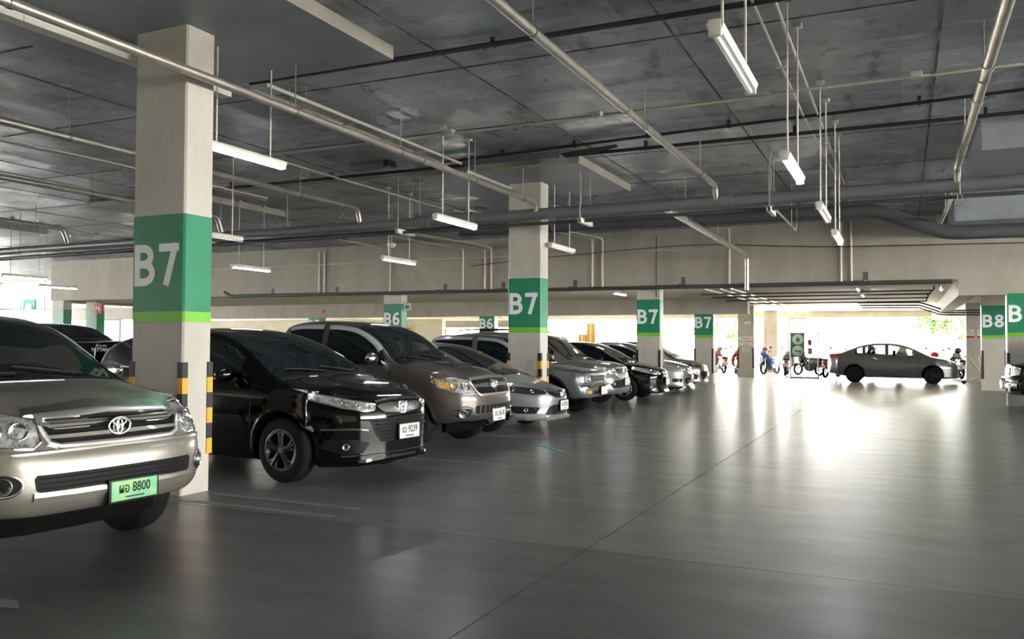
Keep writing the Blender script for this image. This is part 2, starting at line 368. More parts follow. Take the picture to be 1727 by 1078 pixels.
s = sign('parking_sign', 'lit red parking sign with white P6 at the far left', 'sign', -29.62, 24.0, 2.72, .42, .42, 'sign_red', th=.06)
o = link('lettering', text_mesh('P6', .20, 'letter_white', bold=.03), s); facing(o, (0, -.063, .21))
s = sign('exit_sign', 'small white sign box on the nearer B6 pillar', 'sign', -14.36, YB+.14, 2.55, .26, .24, 'sign_white')
MB().box(-.07, .07, -.014, -.012, .06, .16).build('symbol', 'sign_green', s)
s = sign('fire_notice', 'white notice with red square above the B5 band', 'sign', -23.45, 30.03, 2.80-.08, .26, .34, 'sign_white')
MB().box(-.07, .07, -.014, -.012, .14, .26).build('symbol', 'ink_red', s)
s = sign('alarm_bell', 'red and black alarm bell beside the B5 pillar', 'bell', -23.05, 30.08, 2.74, .10, .1, 'guard_black')
MB().lathe([(0,-.09),(.06,-.085),(.10,-.05),(.11,-.01),(0,-.01)], 16, 'y', (.02,0,.05)).build('gong', 'sign_red', s)
for k, (x, w, m) in enumerate(((-20.9, .9, 'sign_yellow'), (-16.7, .7, 'sign_white'))):
    s = sign('wall_notice', ('yellow' if k == 0 else 'white') + ' notice on the pale inner wall', 'sign', x, 33.4, 2.05, w, .30, m)
    MB().box(-w*.3, w*.3, -.014, -.012, .13, .16).build('text_line', 'seam', s)
# hazard louvre marks on pillar two
v = thing('vent_grille', 'small scuffed vent louvre low on the second B7 pillar', 'vent', (-6.32, 14.41, .93))
for k in range(5): MB().box(-.10+.012*k, .06+.008*k, -.008, 0, .04*k, .04*k+.016).build('louvre', 'drop_concrete', v)
# ================================================================== PIPES
def bend(p, c, q, r, n=6):
    """round corner at c between p and q"""
    p, c, q = Vector(p), Vector(c), Vector(q); a = c + (p-c).normalized()*r; b = c + (q-c).normalized()*r
    return [tuple(a.lerp(c, t).lerp(c.lerp(b, t), t)) for t in [i/n for i in range(n+1)]]
def path(pts, r=.15):
    out = [pts[0]]
    for i in range(1, len(pts)-1): out += bend(pts[i-1], pts[i], pts[i+1], r)
    return out + [pts[-1]]
def pipe(name, label, cat, pts, r, m, hangers=(), br=.15, n=12, collars=(), hm='rod_steel', clamps=True):
    P = path([Vector(p) for p in pts], br)
    o = thing(name, label, cat, tuple(pts[0]))
    L = Vector(pts[0])
    MB().tube([Vector(p)-L for p in P], r, n).build('pipe_run', m, o)
    for h in hangers:
        h = Vector(h) - L; top = Vector((h.x, h.y, ZS - L.z))
        MB().tube([h + Vector((0,0,r)), top], .007, 6).build('hanger_rod', hm, o)
        if clamps:
            ax = (Vector(pts[1]) - Vector(pts[0])).normalized()
            a = ax * .018
            MB().tube([h - a, h + a], r+.008, n).build('clamp', hm, o)
    for (c, l, rr) in collars:
        c = Vector(c)-L; ax = (Vector(pts[1]) - Vector(pts[0])).normalized()*(l/2)
        MB().tube([c-ax, c+ax], rr, n).build('coupling', m, o)
    return o
ZB = 3.75; YG = 13.85
pipe('drain_pipe', 'long galvanised pipe running past both near B7 pillars', 'pipe', [(-5.93, -5, 3.92), (-5.93, 13.72, 3.92), (-5.93, 13.80, ZB)], .045, 'galvanised',
     [(-5.93, y, 3.92) for y in (1.5, 4.0, 7.2, 9.3, 11.4, 13.2)], .10, collars=[((-5.93, 9.9, 3.92), .12, .055)])
pipe('drain_pipe', 'galvanised pipe over the lane dropping into the big grey main', 'pipe', [(-2.75, -5, 4.0), (-2.75, 13.70, 4.0), (-2.75, 13.80, ZB)], .045, 'galvanised',
     [(-2.75, y, 4.0) for y in (3.0, 6.3, 9.6, 12.6)], .10, collars=[((-2.75, 8.9, 4.0), .14, .056), ((-2.75, 5.1, 4.0), .14, .056)])
pipe('drain_pipe', 'galvanised pipe at the upper right crossing the ceiling', 'pipe', [(.72, -5, 4.0), (.72, 13.7, 4.0), (.72, 13.82, ZB)], .05, 'galvanised',
     [(.72, y, 4.0) for y in (5.5, 9.2, 12.0)], .10, collars=[((.72, 8.8, 4.0), .14, .06), ((.72, 10.0, 4.0), .14, .06)])
pipe('branch_pipe', 'thin pale pipe continuing beyond the big main at right', 'pipe', [(.70, 14.1, 3.72), (.70, 20.2, 3.95), (.70, 20.35, 4.25)], .035, 'conduit', [(.70, 17, 3.83)], .1)
pipe('drain_pipe', 'galvanised pipe left of the nearest pillar ending in an elbow', 'pipe', [(-9.75, -5, 4.06), (-9.75, 13.75, 4.06), (-9.75, 13.85, ZB)], .05, 'galvanised',
     [(-9.75, y, 4.06) for y in (4.2, 7.4, 9.6, 12.0)], .12)
pipe('drain_pipe', 'far left galvanised pipe with drop elbow over the second row', 'pipe', [(-13.35, -5, 4.1), (-13.35, 13.7, 4.1), (-13.35, 13.85, ZB)], .055, 'galvanised',
     [(-13.35, y, 4.1) for y in (6.2, 8.6, 10.6, 12.6)], .12)
pipe('drain_pipe', 'brownish pipe at the far left under the ceiling', 'pipe', [(-18.2, -5, 4.1), (-18.2, 13.7, 4.1), (-18.2, 13.85, ZB)], .06, 'galvanised',
     [(-18.2, y, 4.1) for y in (9, 11, 13)], .12)
pipe('soil_main', 'big dark grey drain main crossing in front of the second B7 pillar', 'pipe', [(-7.6, YG, ZB-.02), (6.5, YG, ZB+.04)], .105, 'grey_pvc',
     [(-5.1, YG, ZB), (-1.9, YG, ZB+.01), (.75, YG, ZB+.02)], collars=[((-7.4, YG, ZB-.02), .40, .125), ((-2.6, YG, ZB), .22, .122), ((-.9, YG, ZB+.01), .22, .122)])
pipe('soil_main', 'big dark grey drain main continuing left of the second B7 pillar', 'pipe', [(-32, YG+.05, ZB-.14), (-7.6, YG, ZB-.02)], .095, 'grey_pvc',
     [(-20, YG+.03, ZB-.08), (-15.5, YG+.03, ZB-.06), (-11.6, YG+.02, ZB-.04), (-8.4, YG+.02, ZB-.03)], collars=[((-8.3, YG, ZB-.02), .3, .115)])
pipe('fire_main', 'thin dark pipe slung just under the big grey main', 'pipe', [(-30, YG-.05, ZB-.32), (6.5, YG-.05, ZB-.13)], .03, 'dark_pipe')
pipe('fire_main', 'second dark pipe behind the big grey main', 'pipe', [(-30, YG+.26, ZB-.30), (-7.2, YG+.24, ZB-.14)], .05, 'dark_pipe')
# trapeze brackets carrying the mains
for k, (x, lb) in enumerate(((-13.7, 'left'), (-8.75, 'middle'), (-5.05, 'centre'), (-1.9, 'right'), (.75, 'far right'))):
    t = thing('pipe_bracket', lb + 'most white strut bracket holding the big grey main' if lb not in ('middle', 'centre') else
              ('white strut bracket beside the lit fixture on the big main' if lb == 'middle' else 'white strut bracket just right of the second B7 pillar'), 'bracket', (x, YG-.25, ZB-.24), group='pipe brackets')
    MB().box(-.03, .03, 0, .62, 0, .006).box(-.03, -.024, 0, .62, 0, .085).box(.024, .03, 0, .62, 0, .085).build('channel', 'fixture_white', t)
    for yy in (.05, .57):
        MB().tube([(0, yy, 0), (0, yy, ZS-ZB+.24)], .007, 6).build('rod', 'rod_steel', t)
    for yy in (.16, .27, .38): MB().tube([(-.033, yy, .045), (-.02, yy, .045)], .018, 8).build('slot', 'seam', t)
def conduit(label, pts, r=.016, m='conduit', boxes=(), clips=(), br=.12, name='conduit'):
    o = pipe(name, label, 'conduit', pts, r, m, br=br, n=8)
    L = Vector(pts[0])
    for b in boxes: MB().bbox(Vector(b)-L, (.12, .12, .07), .008).build('junction_box', m, o)
    for c in clips: MB().box(c[0]-.02-L.x, c[0]+.02-L.x, c[1]-.03-L.y, c[1]+.03-L.y, c[2]-.03-L.z, ZS-L.z).build('clip', m, o)
    return o
conduit('cream conduit crossing the ceiling from the lamp near the first pillar', [(-9.4, 16.6, 4.44), (-9.4, 10.62, 4.44), (-1.5, 10.5, 4.44), (-1.2, 10.42, 4.44), (6, 10.35, 4.44)], .018, 'conduit',
        [(-5.9, 10.57, 4.46), (-3.65, 10.53, 4.46), (.15, 10.40, 4.46)])
conduit('left cream conduit above the lane lamps', [(-1.22, -3, 4.5), (-1.20, 12.0, 4.5), (-1.0, 21, 4.5)], .016, 'conduit', [(-1.2, 9.6, 4.52)])
conduit('right cream conduit above the lane lamps', [(-1.03, -3, 4.5), (-1.01, 21, 4.5)], .016)
conduit('dark pipe crossing the ceiling nearest the camera', [(-7, 7.68, 4.5), (7, 7.72, 4.5)], .03, 'dark_pipe', clips=[(-3.8, 7.7, 4.5), (-.9, 7.7, 4.5)])
conduit('dark cable run sagging between clips across the ceiling', [(-7.2, 12.45, 4.49), (-3, 12.0, 4.49), (-.5, 11.8, 4.49), (6, 11.2, 4.49)], .022, 'cable_black',
        clips=[(-5.9, 12.3, 4.49), (-4.6, 12.17, 4.49), (-3.4, 12.04, 4.49), (-2.2, 11.94, 4.49), (-1.0, 11.85, 4.49), (.2, 11.73, 4.49)])
conduit('dark double cable run in front of the cable tray', [(-16, 12.7, 4.46), (6, 12.62, 4.46)], .028, 'cable_black',
        clips=[(-12, 12.7, 4.46), (-9.6, 12.7, 4.46), (-7.3, 12.66, 4.46), (-3.6, 12.65, 4.46), (-1.4, 12.64, 4.46), (1.0, 12.63, 4.46)])
conduit('upper dark conduit left of the nearest pillar', [(-11.55, -3, 4.3), (-11.55, 13.2, 4.3)], .02, 'conduit')
conduit('second conduit beside it left of the nearest pillar', [(-11.75, -3, 4.3), (-11.75, 13.4, 4.3)], .016, 'conduit')
conduit('conduit running behind the hanging lamp by the first pillar', [(-14.4, 3, 4.4), (-14.4, 14, 4.4)], .018, 'conduit')
conduit('left vertical twin conduit on the deep beam', [(-14.9, 20.2, 4.4), (-14.9, YB-.05, 4.4), (-14.9, YB-.05, 3.05)], .022, 'conduit')
for k, (x, w) in enumerate(((-17.72, 'left'), (-17.5, 'right'))):
    conduit(w + ' thin vertical conduit on the deep beam above the brown pickup', [(x, YB-.04, 4.45), (x, YB-.04, 3.0)], .026, 'conduit')
for k, (x, w) in enumerate(((-12.25, 'left'), (-11.5, 'middle'), (-11.28, 'right'))):
    conduit(w + ' bent conduit dropping down the deep beam left of the second B7 pillar', [(x-.6, 19.6, 4.35), (x, YB-.06, 4.30), (x, YB-.06, 3.02)], .025, 'conduit')
for k, (x, w) in enumerate(((-9.05-.0, 'left'), (-8.75, 'right'))):
    conduit(w + ' bent conduit dropping down the deep beam right of the second B7 pillar', [(x-.3, 17.0, 4.46), (x+1.0-.0, YB-.07, 4.40), (x+1.0, YB-.07, 3.02)], .028, 'conduit', br=.12)
conduit('thin vertical conduit on the beam above the third B7 pillar', [(-6.2, YB-.03, 4.4), (-6.2, YB-.03, 2.7)], .012, 'cable_black')
conduit('vertical conduit on the beam left of the lane pipe', [(-4.2, YB-.05, 4.5), (-4.2, YB-.05, 3.0)], .028, 'conduit')
for k, (x, w) in enumerate(((-1.42, 'left'), (-1.18, 'right'))):
    conduit(w + ' vertical conduit on the beam above the exit lane', [(x, YB-.05, 4.5), (x, YB-.05, 3.0)], .028, 'conduit')
conduit('horizontal conduit high on the deep beam', [(-24, YB-.05, 3.98), (-4.6, YB-.05, 4.0)], .02, 'conduit')
conduit('drooping black cable strung across the deep beam', [(-12, YB-.12, 3.75), (-8.4, YB-.12, 3.98), (-5, YB-.12, 4.12), (-2, YB-.12, 3.9), (4, YB-.12, 3.78)], .01, 'cable_black', br=1.2)
pipe('sprinkler_main', 'dark pipe running along the foot of the deep beam', 'pipe', [(-21.5, YB-.4, 3.12), (-21.2, YB-.4, 2.98), (1.05, YB-.4, 2.93)], .055, 'dark_pipe', br=.1)
for x, w in ((-19.7, 'leftmost dark wall bracket on the deep beam pipe'), (-17.0, 'dark wall bracket under the thin twin conduits of the beam'), (-12.9, 'dark wall bracket above the nearer B6 pillar'),
             (-10.9, 'dark wall bracket below the three bent conduits of the beam'), (-8.6, 'dark wall bracket just right of the second B7 pillar on the beam'), (-5.45, 'dark wall bracket just right of the third B7 pillar on the beam'),
             (-3.75, 'dark wall bracket behind the sloping lane pipe on the beam'), (-.85, 'rightmost dark wall bracket on the beam over the exit lane')):
    t = thing('pipe_bracket', w, 'bracket', (x, YB, 2.88), group='deep beam pipe brackets')
    MB().box(-.06, .06, -.012, 0, .12, .36).build('back_plate', 'tray_steel', t); MB().box(-.03, .03, -.46, -.01, .12, .15).build('arm', 'tray_steel', t)
    MB().tube([(0, -.40, -.01), (0, -.40, .15)], .008, 6).build('u_bolt', 'rod_steel', t)
pipe('waste_pipe', 'thick dark pipe behind the second B7 pillar under the beam', 'pipe', [(-12.6, YB+1.0, 3.02), (-12.6, YB+1.0, 2.82), (-4.35, YB+1.0, 2.80)], .13, 'grey_pvc', br=.2)
pipe('rain_pipe', 'grey sloping pipe over the lane that elbows down the beam', 'pipe', [(-3.68, 13.9, ZB), (-3.68, YB-.45, 3.72), (-3.68, YB-.45, 2.82)], .062, 'galvanised', [(-3.68, 15.6, 3.75), (-3.68, 18.6, 3.74)], .14)
pipe('air_duct', 'large dark round duct under the ceiling stepping down at right', 'duct', [(-10, 18.5, 4.20), (-.5, 18.5, 4.14), (.75, 18.5, 3.62), (7, 18.5, 3.56)], .14, 'tray_steel', [(-7.5, 18.5, 4.19), (-4.2, 18.5, 4.17), (-2.0, 18.5, 4.15)], .25, n=16)
pipe('support_arm', 'thin steel arm with hooked end hanging beside the lane pipe', 'bracket', [(-1.9, 14.1, 3.66), (-1.9, 17.3, 3.66), (-1.9, 17.3, 3.80)], .018, 'rod_steel', [(-1.9, 16.6, 3.66)], .03)
# cable trays
def tray(label, x, y0, y1, z, w=.12, h=.06, m='fixture_white', rods=(), base=True):
    o = thing('cable_tray', label, 'cable tray', (x, y0, z))
    L = y1-y0
    if base: MB().box(-w/2, w/2, 0, L, 0, .004).build('base', m, o)
    else:
        for k in range(int(L/.9)+1): MB().box(-w/2, w/2, k*.9, k*.9+.03, 0, .02).build('rung', m, o)
    for s in (-1, 1): MB().box(s*w/2-.004, s*w/2+.004, 0, L, 0, h).build('side_rail', m, o)
    for r in rods:
        for s in (-1, 1): MB().tube([(s*w/2, r-y0, 0), (s*w/2, r-y0, ZS-z)], .006, 6).build('rod', 'rod_steel', o)
    return o
tray('narrow lamp channel passing behind the top of the nearest pillar', -7.0, 0.5, 7.3, 4.22, .14, .08, 'fixture_white', (2.5, 4.8, 7.0))
tray('twin rail cable tray between the first two B7 pillars', -6.72, 7.5, 12.2, 4.36, .26, .04, 'conduit', (8.2, 9.6, 11.4), False)
tray('thin rail tray leading on to the second B7 pillar', -6.7, 12.5, 14.3, 4.30, .10, .04, 'conduit', (13.4,))
o = thing('cable_tray', 'dark covered cable tray crossing the ceiling before the second pillar', 'cable tray', (-6.6, 12.3, 4.36))
MB().box(0, 1.7, 0, .34, 0, .10).build('cover', 'tray_steel', o)
for k in range(5): MB().tube([(1.65, .06+k*.05, .06), (2.1, .02+k*.07, .08), (2.6, .1+k*.02, .13)], .014, 6).build('cable', 'cable_black', o)
o = thing('cable_tray', 'short dark duct box near the unlit middle of the ceiling', 'duct', (-8.45, 11.75, 4.36)); MB().bbox((.3, .15, .06), (.75, .22, .12), .006).build('cover', 'tray_steel', o)
MB().box(.6, .70, .03, .27, .01, .11).build('open_end', 'seam', o)
# ================================================================== HANGING FLUORESCENT LAMPS
def lamp(label, x, y0, z, lit=True, L=1.24, rods=True, ztop=ZS, twin=False):
    o = thing('fluorescent_lamp', label, 'lamp', (x, y0, z), group='hanging fluorescent lamps')
    prof = [(-.035, .030), (-.050, .072), (-.030, .098), (.030, .098), (.050, .072), (.035, .030)]
    MB().prism(prof, .0, L, 'xz').build('housing', 'fixture_white', o)
    for yy in (.012, L-.012): MB().bbox((0, yy, .05), (.074, .03, .095), .006).build('end_cap', 'fixture_white', o)
    for dx in ((-.03, .03) if twin else (0,)):
        MB().tube([(dx, .03, .018), (dx, L-.03, .018)], .016, 10).build('tube', 'tube_lit' if lit else 'tube_off', o)
    if rods:
        for yy in (.22, L-.22):
            MB().tube([(0, yy, .09), (0, yy, ztop-z)], .009, 6).build('suspension_rod', 'conduit', o)
            MB().bbox((0, yy, ztop-z-.025), (.09, .09, .04), .006).build('ceiling_rose', 'conduit', o)
    return o
lamp('unlit lamp hanging nearest over the right of the lane', -.95, 4.73, 3.17, False)
lamp('bright lit lamp hanging over the lane below twin conduits', -.92, 7.53, 3.02, True)
lamp('small unlit lamp over the lane beyond the bright one', -.88, 10.34, 3.0, False)
lamp('small lit lamp low over the lane before the deep beam', -.85, 12.3, 2.92, True)
lamp('bright lit lamp just right of the nearest B7 pillar', -6.30, 6.22, 3.36, True)
lamp('bright lit lamp hanging left of the second B7 pillar', -6.03, 10.37, 3.18, True)
lamp('unlit white lamp below the green band height right of the first pillar', -10.3, 9.9, 3.13, False)
lamp('lit lamp hanging in front of the deep beam above the black car', -13.4, 14.2, 3.04, True)
lamp('lit lamp hanging in front of the deep beam above the brown pickup', -9.4, 14.1, 3.06, True)
lamp('unlit lamp end showing just right of the second B7 pillar', -6.0, 14.6, 3.22, False)
lamp('upper lit lamp at the far left of the picture', -20.7, 13.9, 3.03, True)
lamp('lower lit lamp at the far left of the picture', -22.5, 16.2, 2.95, True)
lamp('lit lamp behind the beam left of the third B7 pillar', -7.7, 23.6, 2.86, True, ztop=ZR)
lamp('lit lamp just behind the beam over the exit lane', -1.1, 23.6, 2.86, True, ztop=ZR)
lamp('second lit lamp behind the beam over the exit lane', -1.1, 26.6, 2.86, True, ztop=ZR)
lamp('unlit lamp on the slanted bracket behind the beam at right', .9, 23.3, 2.80, False, ztop=ZR)
o = thing('dome_camera', 'small white dome camera hanging before the deep beam', 'camera', (-11.2, 17.2, 3.70))
MB().lathe([(0,.0),(.07,.01),(.10,.05),(.11,.10),(.04,.13),(0,.13)], 16, 'z').build('dome', 'fixture_white', o); MB().tube([(0,0,.13),(0,0,ZS-3.70)], .012, 6).build('stem', 'rod_steel', o)
# ---- service pipes under the rear ceiling
for k, (y, x1) in enumerate(((25.2, .75), (26.9, .72), (29.2, .70), (31.6, .72))):
    pipe('sprinkler_pipe', ('nearest', 'second', 'third', 'farthest')[k] + ' dark sprinkler pipe across the low exit ceiling', 'pipe', [(-5.5, y, 2.88), (x1, y, 2.88), (x1, y, 3.0)], .022, 'dark_pipe', br=.06)
for k in range(3):
    pipe('sprinkler_pipe', ('upper', 'middle', 'lower')[k] + ' dark pipe stepping down beside the farther B8 pillar', 'pipe', [(-1.5, 33+k*1.6, 2.92-.03*k), (.55, 33+k*1.6, 2.90-.03*k), (1.3, 33+k*1.6, 2.62-.03*k), (3.4, 33+k*1.6, 2.60-.03*k)], .025, 'dark_pipe', br=.1)
pipe('rain_pipe', 'pale bent rain pipe beside the exit frame', 'pipe', [(-4.2, 42.8, 2.66), (-5.05, 42.8, 2.66), (-5.05, 42.8, 0)], .06, 'conduit', br=.2)
for k, (x, lb) in enumerate(((-5.0, 'left'), (-4.6, 'middle'), (-4.3, 'right'))):
    pipe('service_pipe', lb + ' pale service pipe running back under the low ceiling', 'pipe', [(x, YB+.5, 2.95), (x+.1, 43.5, 2.95)], .035, 'conduit')
# ================================================================== CARS
def curve(pts):
    """monotone cubic through (x, value), x given front (0) to rear (negative)"""
    P = sorted(pts); X = [p[0] for p in P]; Y = [p[1] for p in P]; n = len(P)
    d = [(Y[i+1]-Y[i])/(X[i+1]-X[i]) for i in range(n-1)]
    m = [d[0]] + [0 if d[i-1]*d[i] <= 0 else 2*d[i-1]*d[i]/(d[i-1]+d[i]) for i in range(1, n-1)] + [d[-1]]
    def f(x):
        if x <= X[0]: return Y[0]
        if x >= X[-1]: return Y[-1]
        i = 0
        while x > X[i+1]: i += 1
        h = X[i+1]-X[i]; t = (x-X[i])/h
        return Y[i]*(1+2*t)*(1-t)**2 + m[i]*h*t*(1-t)**2 + Y[i+1]*t*t*(3-2*t) + m[i+1]*h*t*t*(t-1)
    return f
def sm(a, b, x):
    t = max(0., min(1., (x-a)/(b-a))); return t*t*(3-2*t)
class Car:
    def __init__(s, spec, label, loc, heading=0., paintm='silver', name='car'):
        s.sp = spec; s.L = spec['L']; s.paint = 'paint_' + paintm
        s.top, s.belt, s.bot, s.hw = (curve(spec[k]) for k in ('top', 'belt', 'bot', 'hw'))
        s.lf = curve(spec.get('lean_f', [(0., 0.), (2., 0.)])); s.lr = curve(spec.get('lean_r', [(0., .05), (.5, 0.), (1.2, .05), (1.8, .1)]))
        s.bf, s.br = spec.get('bow_f', .20), spec.get('bow_r', .14)
        s.tum = spec.get('tumble', .34); s.cr = spec.get('crown', .055)
        s.root = thing(name, label, spec.get('cat', 'car'), loc, heading)
        s.make_body()
    def edge(s, x):
        W, B, T = s.hw(x), s.belt(x), s.top(x)
        cr = s.cr
        ez = max(B + .012, T - cr); ey = W - .055 - s.tum*max(0., ez - B - .012)
        return ey, ez
    def section(s, x):
        W, B, T, b = s.hw(x), s.belt(x), s.top(x), s.bot(x)
        ey, ez = s.edge(x); h = B - b
        rn = s.sp.get('corner', .13)
        for d in (-x, x + s.L):
            if d < rn: W -= .75*rn*(1 - math.sqrt(max(0., 1 - (1 - d/rn)**2)))
        ey = min(ey, W - .055) if ez - B < .2 else ey
        bo = [(f*(W-.10), b) for f in (0, .2, .4, .6, .8, 1.)]
        si = [(W-.045, b+.03), (W-.022, b+.10*h/.6), (W-.008, b+.30*h), (W, b+.48*h), (W-.002, b+.66*h), (W-.010, b+.82*h), (W-.020, b+.94*h), (W-.048, B+.008)]
        gh = []
        for t in (.33, .66):
            gh.append((W-.055 + (ey-W+.055)*t + .018*math.sin(PI*t)*min(1, (ez-B)/.3), B+.012 + (ez-B-.012)*t))
        tp = [(ey, ez)] + [(ey*f, T - (T-ez)*g) for f, g in ((.90, .52), (.68, .24), (.45, .09), (.22, .02), (0., 0.))]
        return bo, si + gh, tp
    def warp(s, x, y, z):
        d = s.sp.get('nose', .55)
        if -x < d:
            k = 1 - sm(0, d, -x); t = min(1.2, abs(y)/max(.3, s.hw(0)))
            x -= k*(s.bf*t**s.sp.get('bow_p', 4.) + s.lf(z))
        r = x + s.L
        if r < .45:
            k = 1 - sm(0, .45, r); t = min(1.2, abs(y)/max(.3, s.hw(-s.L)))
            x += k*(s.br*t**4 + s.lr(z))
        return (x, y, z)
    def make_body(s):
        sp = s.sp; L = s.L
        xs = {0., -.012, -.035, -.075, -.13, -.2, -.28, -.38, -.52, -L, -L+.012, -L+.04, -L+.08, -L+.16, -L+.28, -L+.42}
        for k in ('top', 'belt'): xs |= {round(p[0], 3) for p in sp[k] if -L <= p[0] <= 0}
        xs = sorted(xs, reverse=True); st = [xs[0]]
        for x in xs[1:]:
            while st[-1] - x > .2: st.append(st[-1] - .14)
            if st[-1] - x > .011 or x == -L: st.append(x)
        if st[-1] != -L: st[-1] = -L
        verts = []; faces = []; rings = []; info = []
        for x in st:
            bo, si, tp = s.section(x)
            half = bo + si + tp                      # bottom centre -> side -> top centre
            ring = []
            for (y, z) in half: ring.append(len(verts)); verts.append((x, -y, z))
            for (y, z) in half[-2:0:-1]: ring.append(len(verts)); verts.append((x, y, z))
            rings.append(ring)
        n = len(rings[0]); nb = 6; nsd = len(rings[0])//2 + 1
        for a, b in zip(rings, rings[1:]):
            for k in range(n): faces.append((a[k], a[(k+1) % n], b[(k+1) % n], b[k]))
        # end caps as grids
        bo, si, tp = s.section(0); ns = len(si)
        for ring, flip in ((rings[0], False), (rings[-1], True)):
            half = len(bo) + ns + len(tp)            # index of top centre = half-1
            R = lambda i: ring[i]                    # right side indices 0..half-1
            Lf = lambda i: ring[(n - i) % n]         # mirrored left side
            cols = 2*len(bo) - 1
            def bottom(c): k = c - (len(bo)-1); return Lf(k) if k >= 0 else R(-k)
            def topv(c):
                k = c - (len(bo)-1); i = half - 1 - abs(k); return Lf(i) if k >= 0 else R(i)
            grid = [[bottom(c) for c in range(cols)]]
            for r in range(ns):
                i = len(bo) + r; row = []
                a, b2 = Vector(verts[R(i)]), Vector(verts[Lf(i)])
                t = (r+1)/(ns+1)
                for c in range(cols):
                    if c == 0: row.append(R(i))
                    elif c == cols-1: row.append(Lf(i))
                    else:
                        u = c/(cols-1)
                        B0, T0 = Vector(verts[bottom(c)]), Vector(verts[topv(c)])
                        s0 = a.lerp(b2, u); v0 = B0.lerp(T0, t)
                        bl = Vector(verts[bottom(0)]).lerp(Vector(verts[bottom(cols-1)]), u); tl = Vector(verts[topv(0)]).lerp(Vector(verts[topv(cols-1)]), u)
                        p = s0 + v0 - bl.lerp(tl, t)
                        p.x = verts[R(i)][0]
                        row.append(len(verts)); verts.append(tuple(p))
                grid.append(row)
            grid.append([topv(c) for c in range(cols)])
            for r in range(len(grid)-1):
                for c in range(cols-1):
                    q = (grid[r][c], grid[r][c+1], grid[r+1][c+1], grid[r+1][c]); faces.append(q if not flip else q[::-1])
        verts = [s.warp(*v) for v in verts]
        me = bpy.data.meshes.new('body'); me.from_pydata(verts, [], faces)
        bm = bmesh.new(); bm.from_mesh(me); bmesh.ops.recalc_face_normals(bm, faces=bm.faces[:]); bm.to_mesh(me); bm.free()
        me.polygons.foreach_set('use_smooth', [True]*len(me.polygons))
        me.materials.append(MATS[s.paint]); me.materials.append(MATS['arch_liner'])
        ob = link('body', me, None); sub = ob.modifiers.new('s', 'SUBSURF'); sub.levels = sp.get('sub', 1); sub.render_levels = sub.levels
        dg = bpy.context.evaluated_depsgraph_get(); dg.update()
        full = bpy.data.meshes.new_from_object(ob.evaluated_get(dg))
        bmf = bmesh.new(); bmf.from_mesh(full); bmesh.ops.triangulate(bmf, faces=bmf.faces[:]); s.bvh = BVHTree.FromBMesh(bmf); bmf.free()
        # wheel arches (and any see-through cut) by boolean
        cut = MB(); R = sp['R']
        for wx in sp['wheels']:
            for sd in (-1, 1):
                y0, y1 = sd*(s.hw(wx)-.30), sd*(s.hw(wx)+.3)
                prof = []
                ra = R + sp.get('arch', .055)
                for k in range(29):
                    t = -PI*.12 + (PI*1.24)*k/28; prof.append((wx + ra*math.cos(t), R + .015 + ra*math.sin(t)))
                prof = [(prof[0][0], -.2)] + prof + [(prof[-1][0], -.2)]
                cut.prism(prof, min(y0, y1), max(y0, y1), 'xz', 1)
        for poly in sp.get('cut', []): cut.prism(poly, -1.5, 1.5, 'xz', 1)
        co = cut.build('cutter', [s.paint, 'arch_liner'])
        bo2 = ob.modifiers.new('b', 'BOOLEAN'); bo2.object = co; bo2.operation = 'DIFFERENCE'; bo2.solver = 'EXACT'
        dg = bpy.context.evaluated_depsgraph_get(); dg.update()
        fin = bpy.data.meshes.new_from_object(ob.evaluated_get(dg))
        bpy.data.objects.remove(co); ob.modifiers.clear(); ob.data = fin; ob.parent = s.root; s.body = ob
        if len(fin.materials) > 2:
            while len(fin.materials) > 2: fin.materials.pop()
    # ---- patches that follow the bodywork
    def ray(s, view, a, b):
        if view == 'F': o, d = Vector((2, a, b)), Vector((-1, 0, 0))
        elif view == 'R': o, d = Vector((-s.L-2, a, b)), Vector((1, 0, 0))
        elif view == 'T': o, d = Vector((a, b, 4)), Vector((0, 0, -1))
        elif view == 'S-': o, d = Vector((a, -3, b)), Vector((0, 1, 0))
        else: o, d = Vector((a, 3, b)), Vector((0, -1, 0))
        h = s.bvh.ray_cast(o, d)
        if h[0] is None: return None
        n = h[1]
        if n.dot(d) > 0: n = -n
        return h[0], n
    def patch(s, view, poly, m, off=.004, name='patch', parent=None, res=.06, depth=.012, flat=False):
        n = len(poly); pts = []
        for i in range(n):
            a, b = Vector(poly[i]), Vector(poly[(i+1) % n]); k = max(1, int((b-a).length/res))
            pts += [a.lerp(b, j/k) for j in range(k)]
        nb = len(pts); edges = [(i, (i+1) % nb) for i in range(nb)]
        x0, x1 = min(p.x for p in pts), max(p.x for p in pts); y0, y1 = min(p.y for p in pts), max(p.y for p in pts)
        def inside(q):
            c = False
            for i in range(n):
                (ax, ay), (bx, by) = poly[i], poly[(i+1) % n]
                if (ay > q[1]) != (by > q[1]) and q[0] < (bx-ax)*(q[1]-ay)/(by-ay)+ax: c = not c
            return c
        gx = int((x1-x0)/res); gy = int((y1-y0)/res)
        inn = []
        for i in range(1, gx+1):
            for j in range(1, gy+1):
                q = Vector((x0 + (i-.5+.5*(j % 2)*.6)*(x1-x0)/max(1, gx), y0 + (j-.5)*(y1-y0)/max(1, gy)))
                if inside(q) and min((q-p).length for p in pts) > res*.45: inn.append(q)
        vv, ee, ff, ov, _, _ = delaunay_2d_cdt(pts + inn, edges, [], 1, 1e-6)
        V = []; N = []
        for v in vv:
            h = s.ray(view, v.x, v.y)
            if h is None: V.append(None); N.append(None)
            else: V.append(h[0] + h[1]*off); N.append(h[1])
        mb = MB(); idx = {}; vs = []
        for i, v in enumerate(V):
            if v is not None: idx[i] = len(vs); vs.append(v)
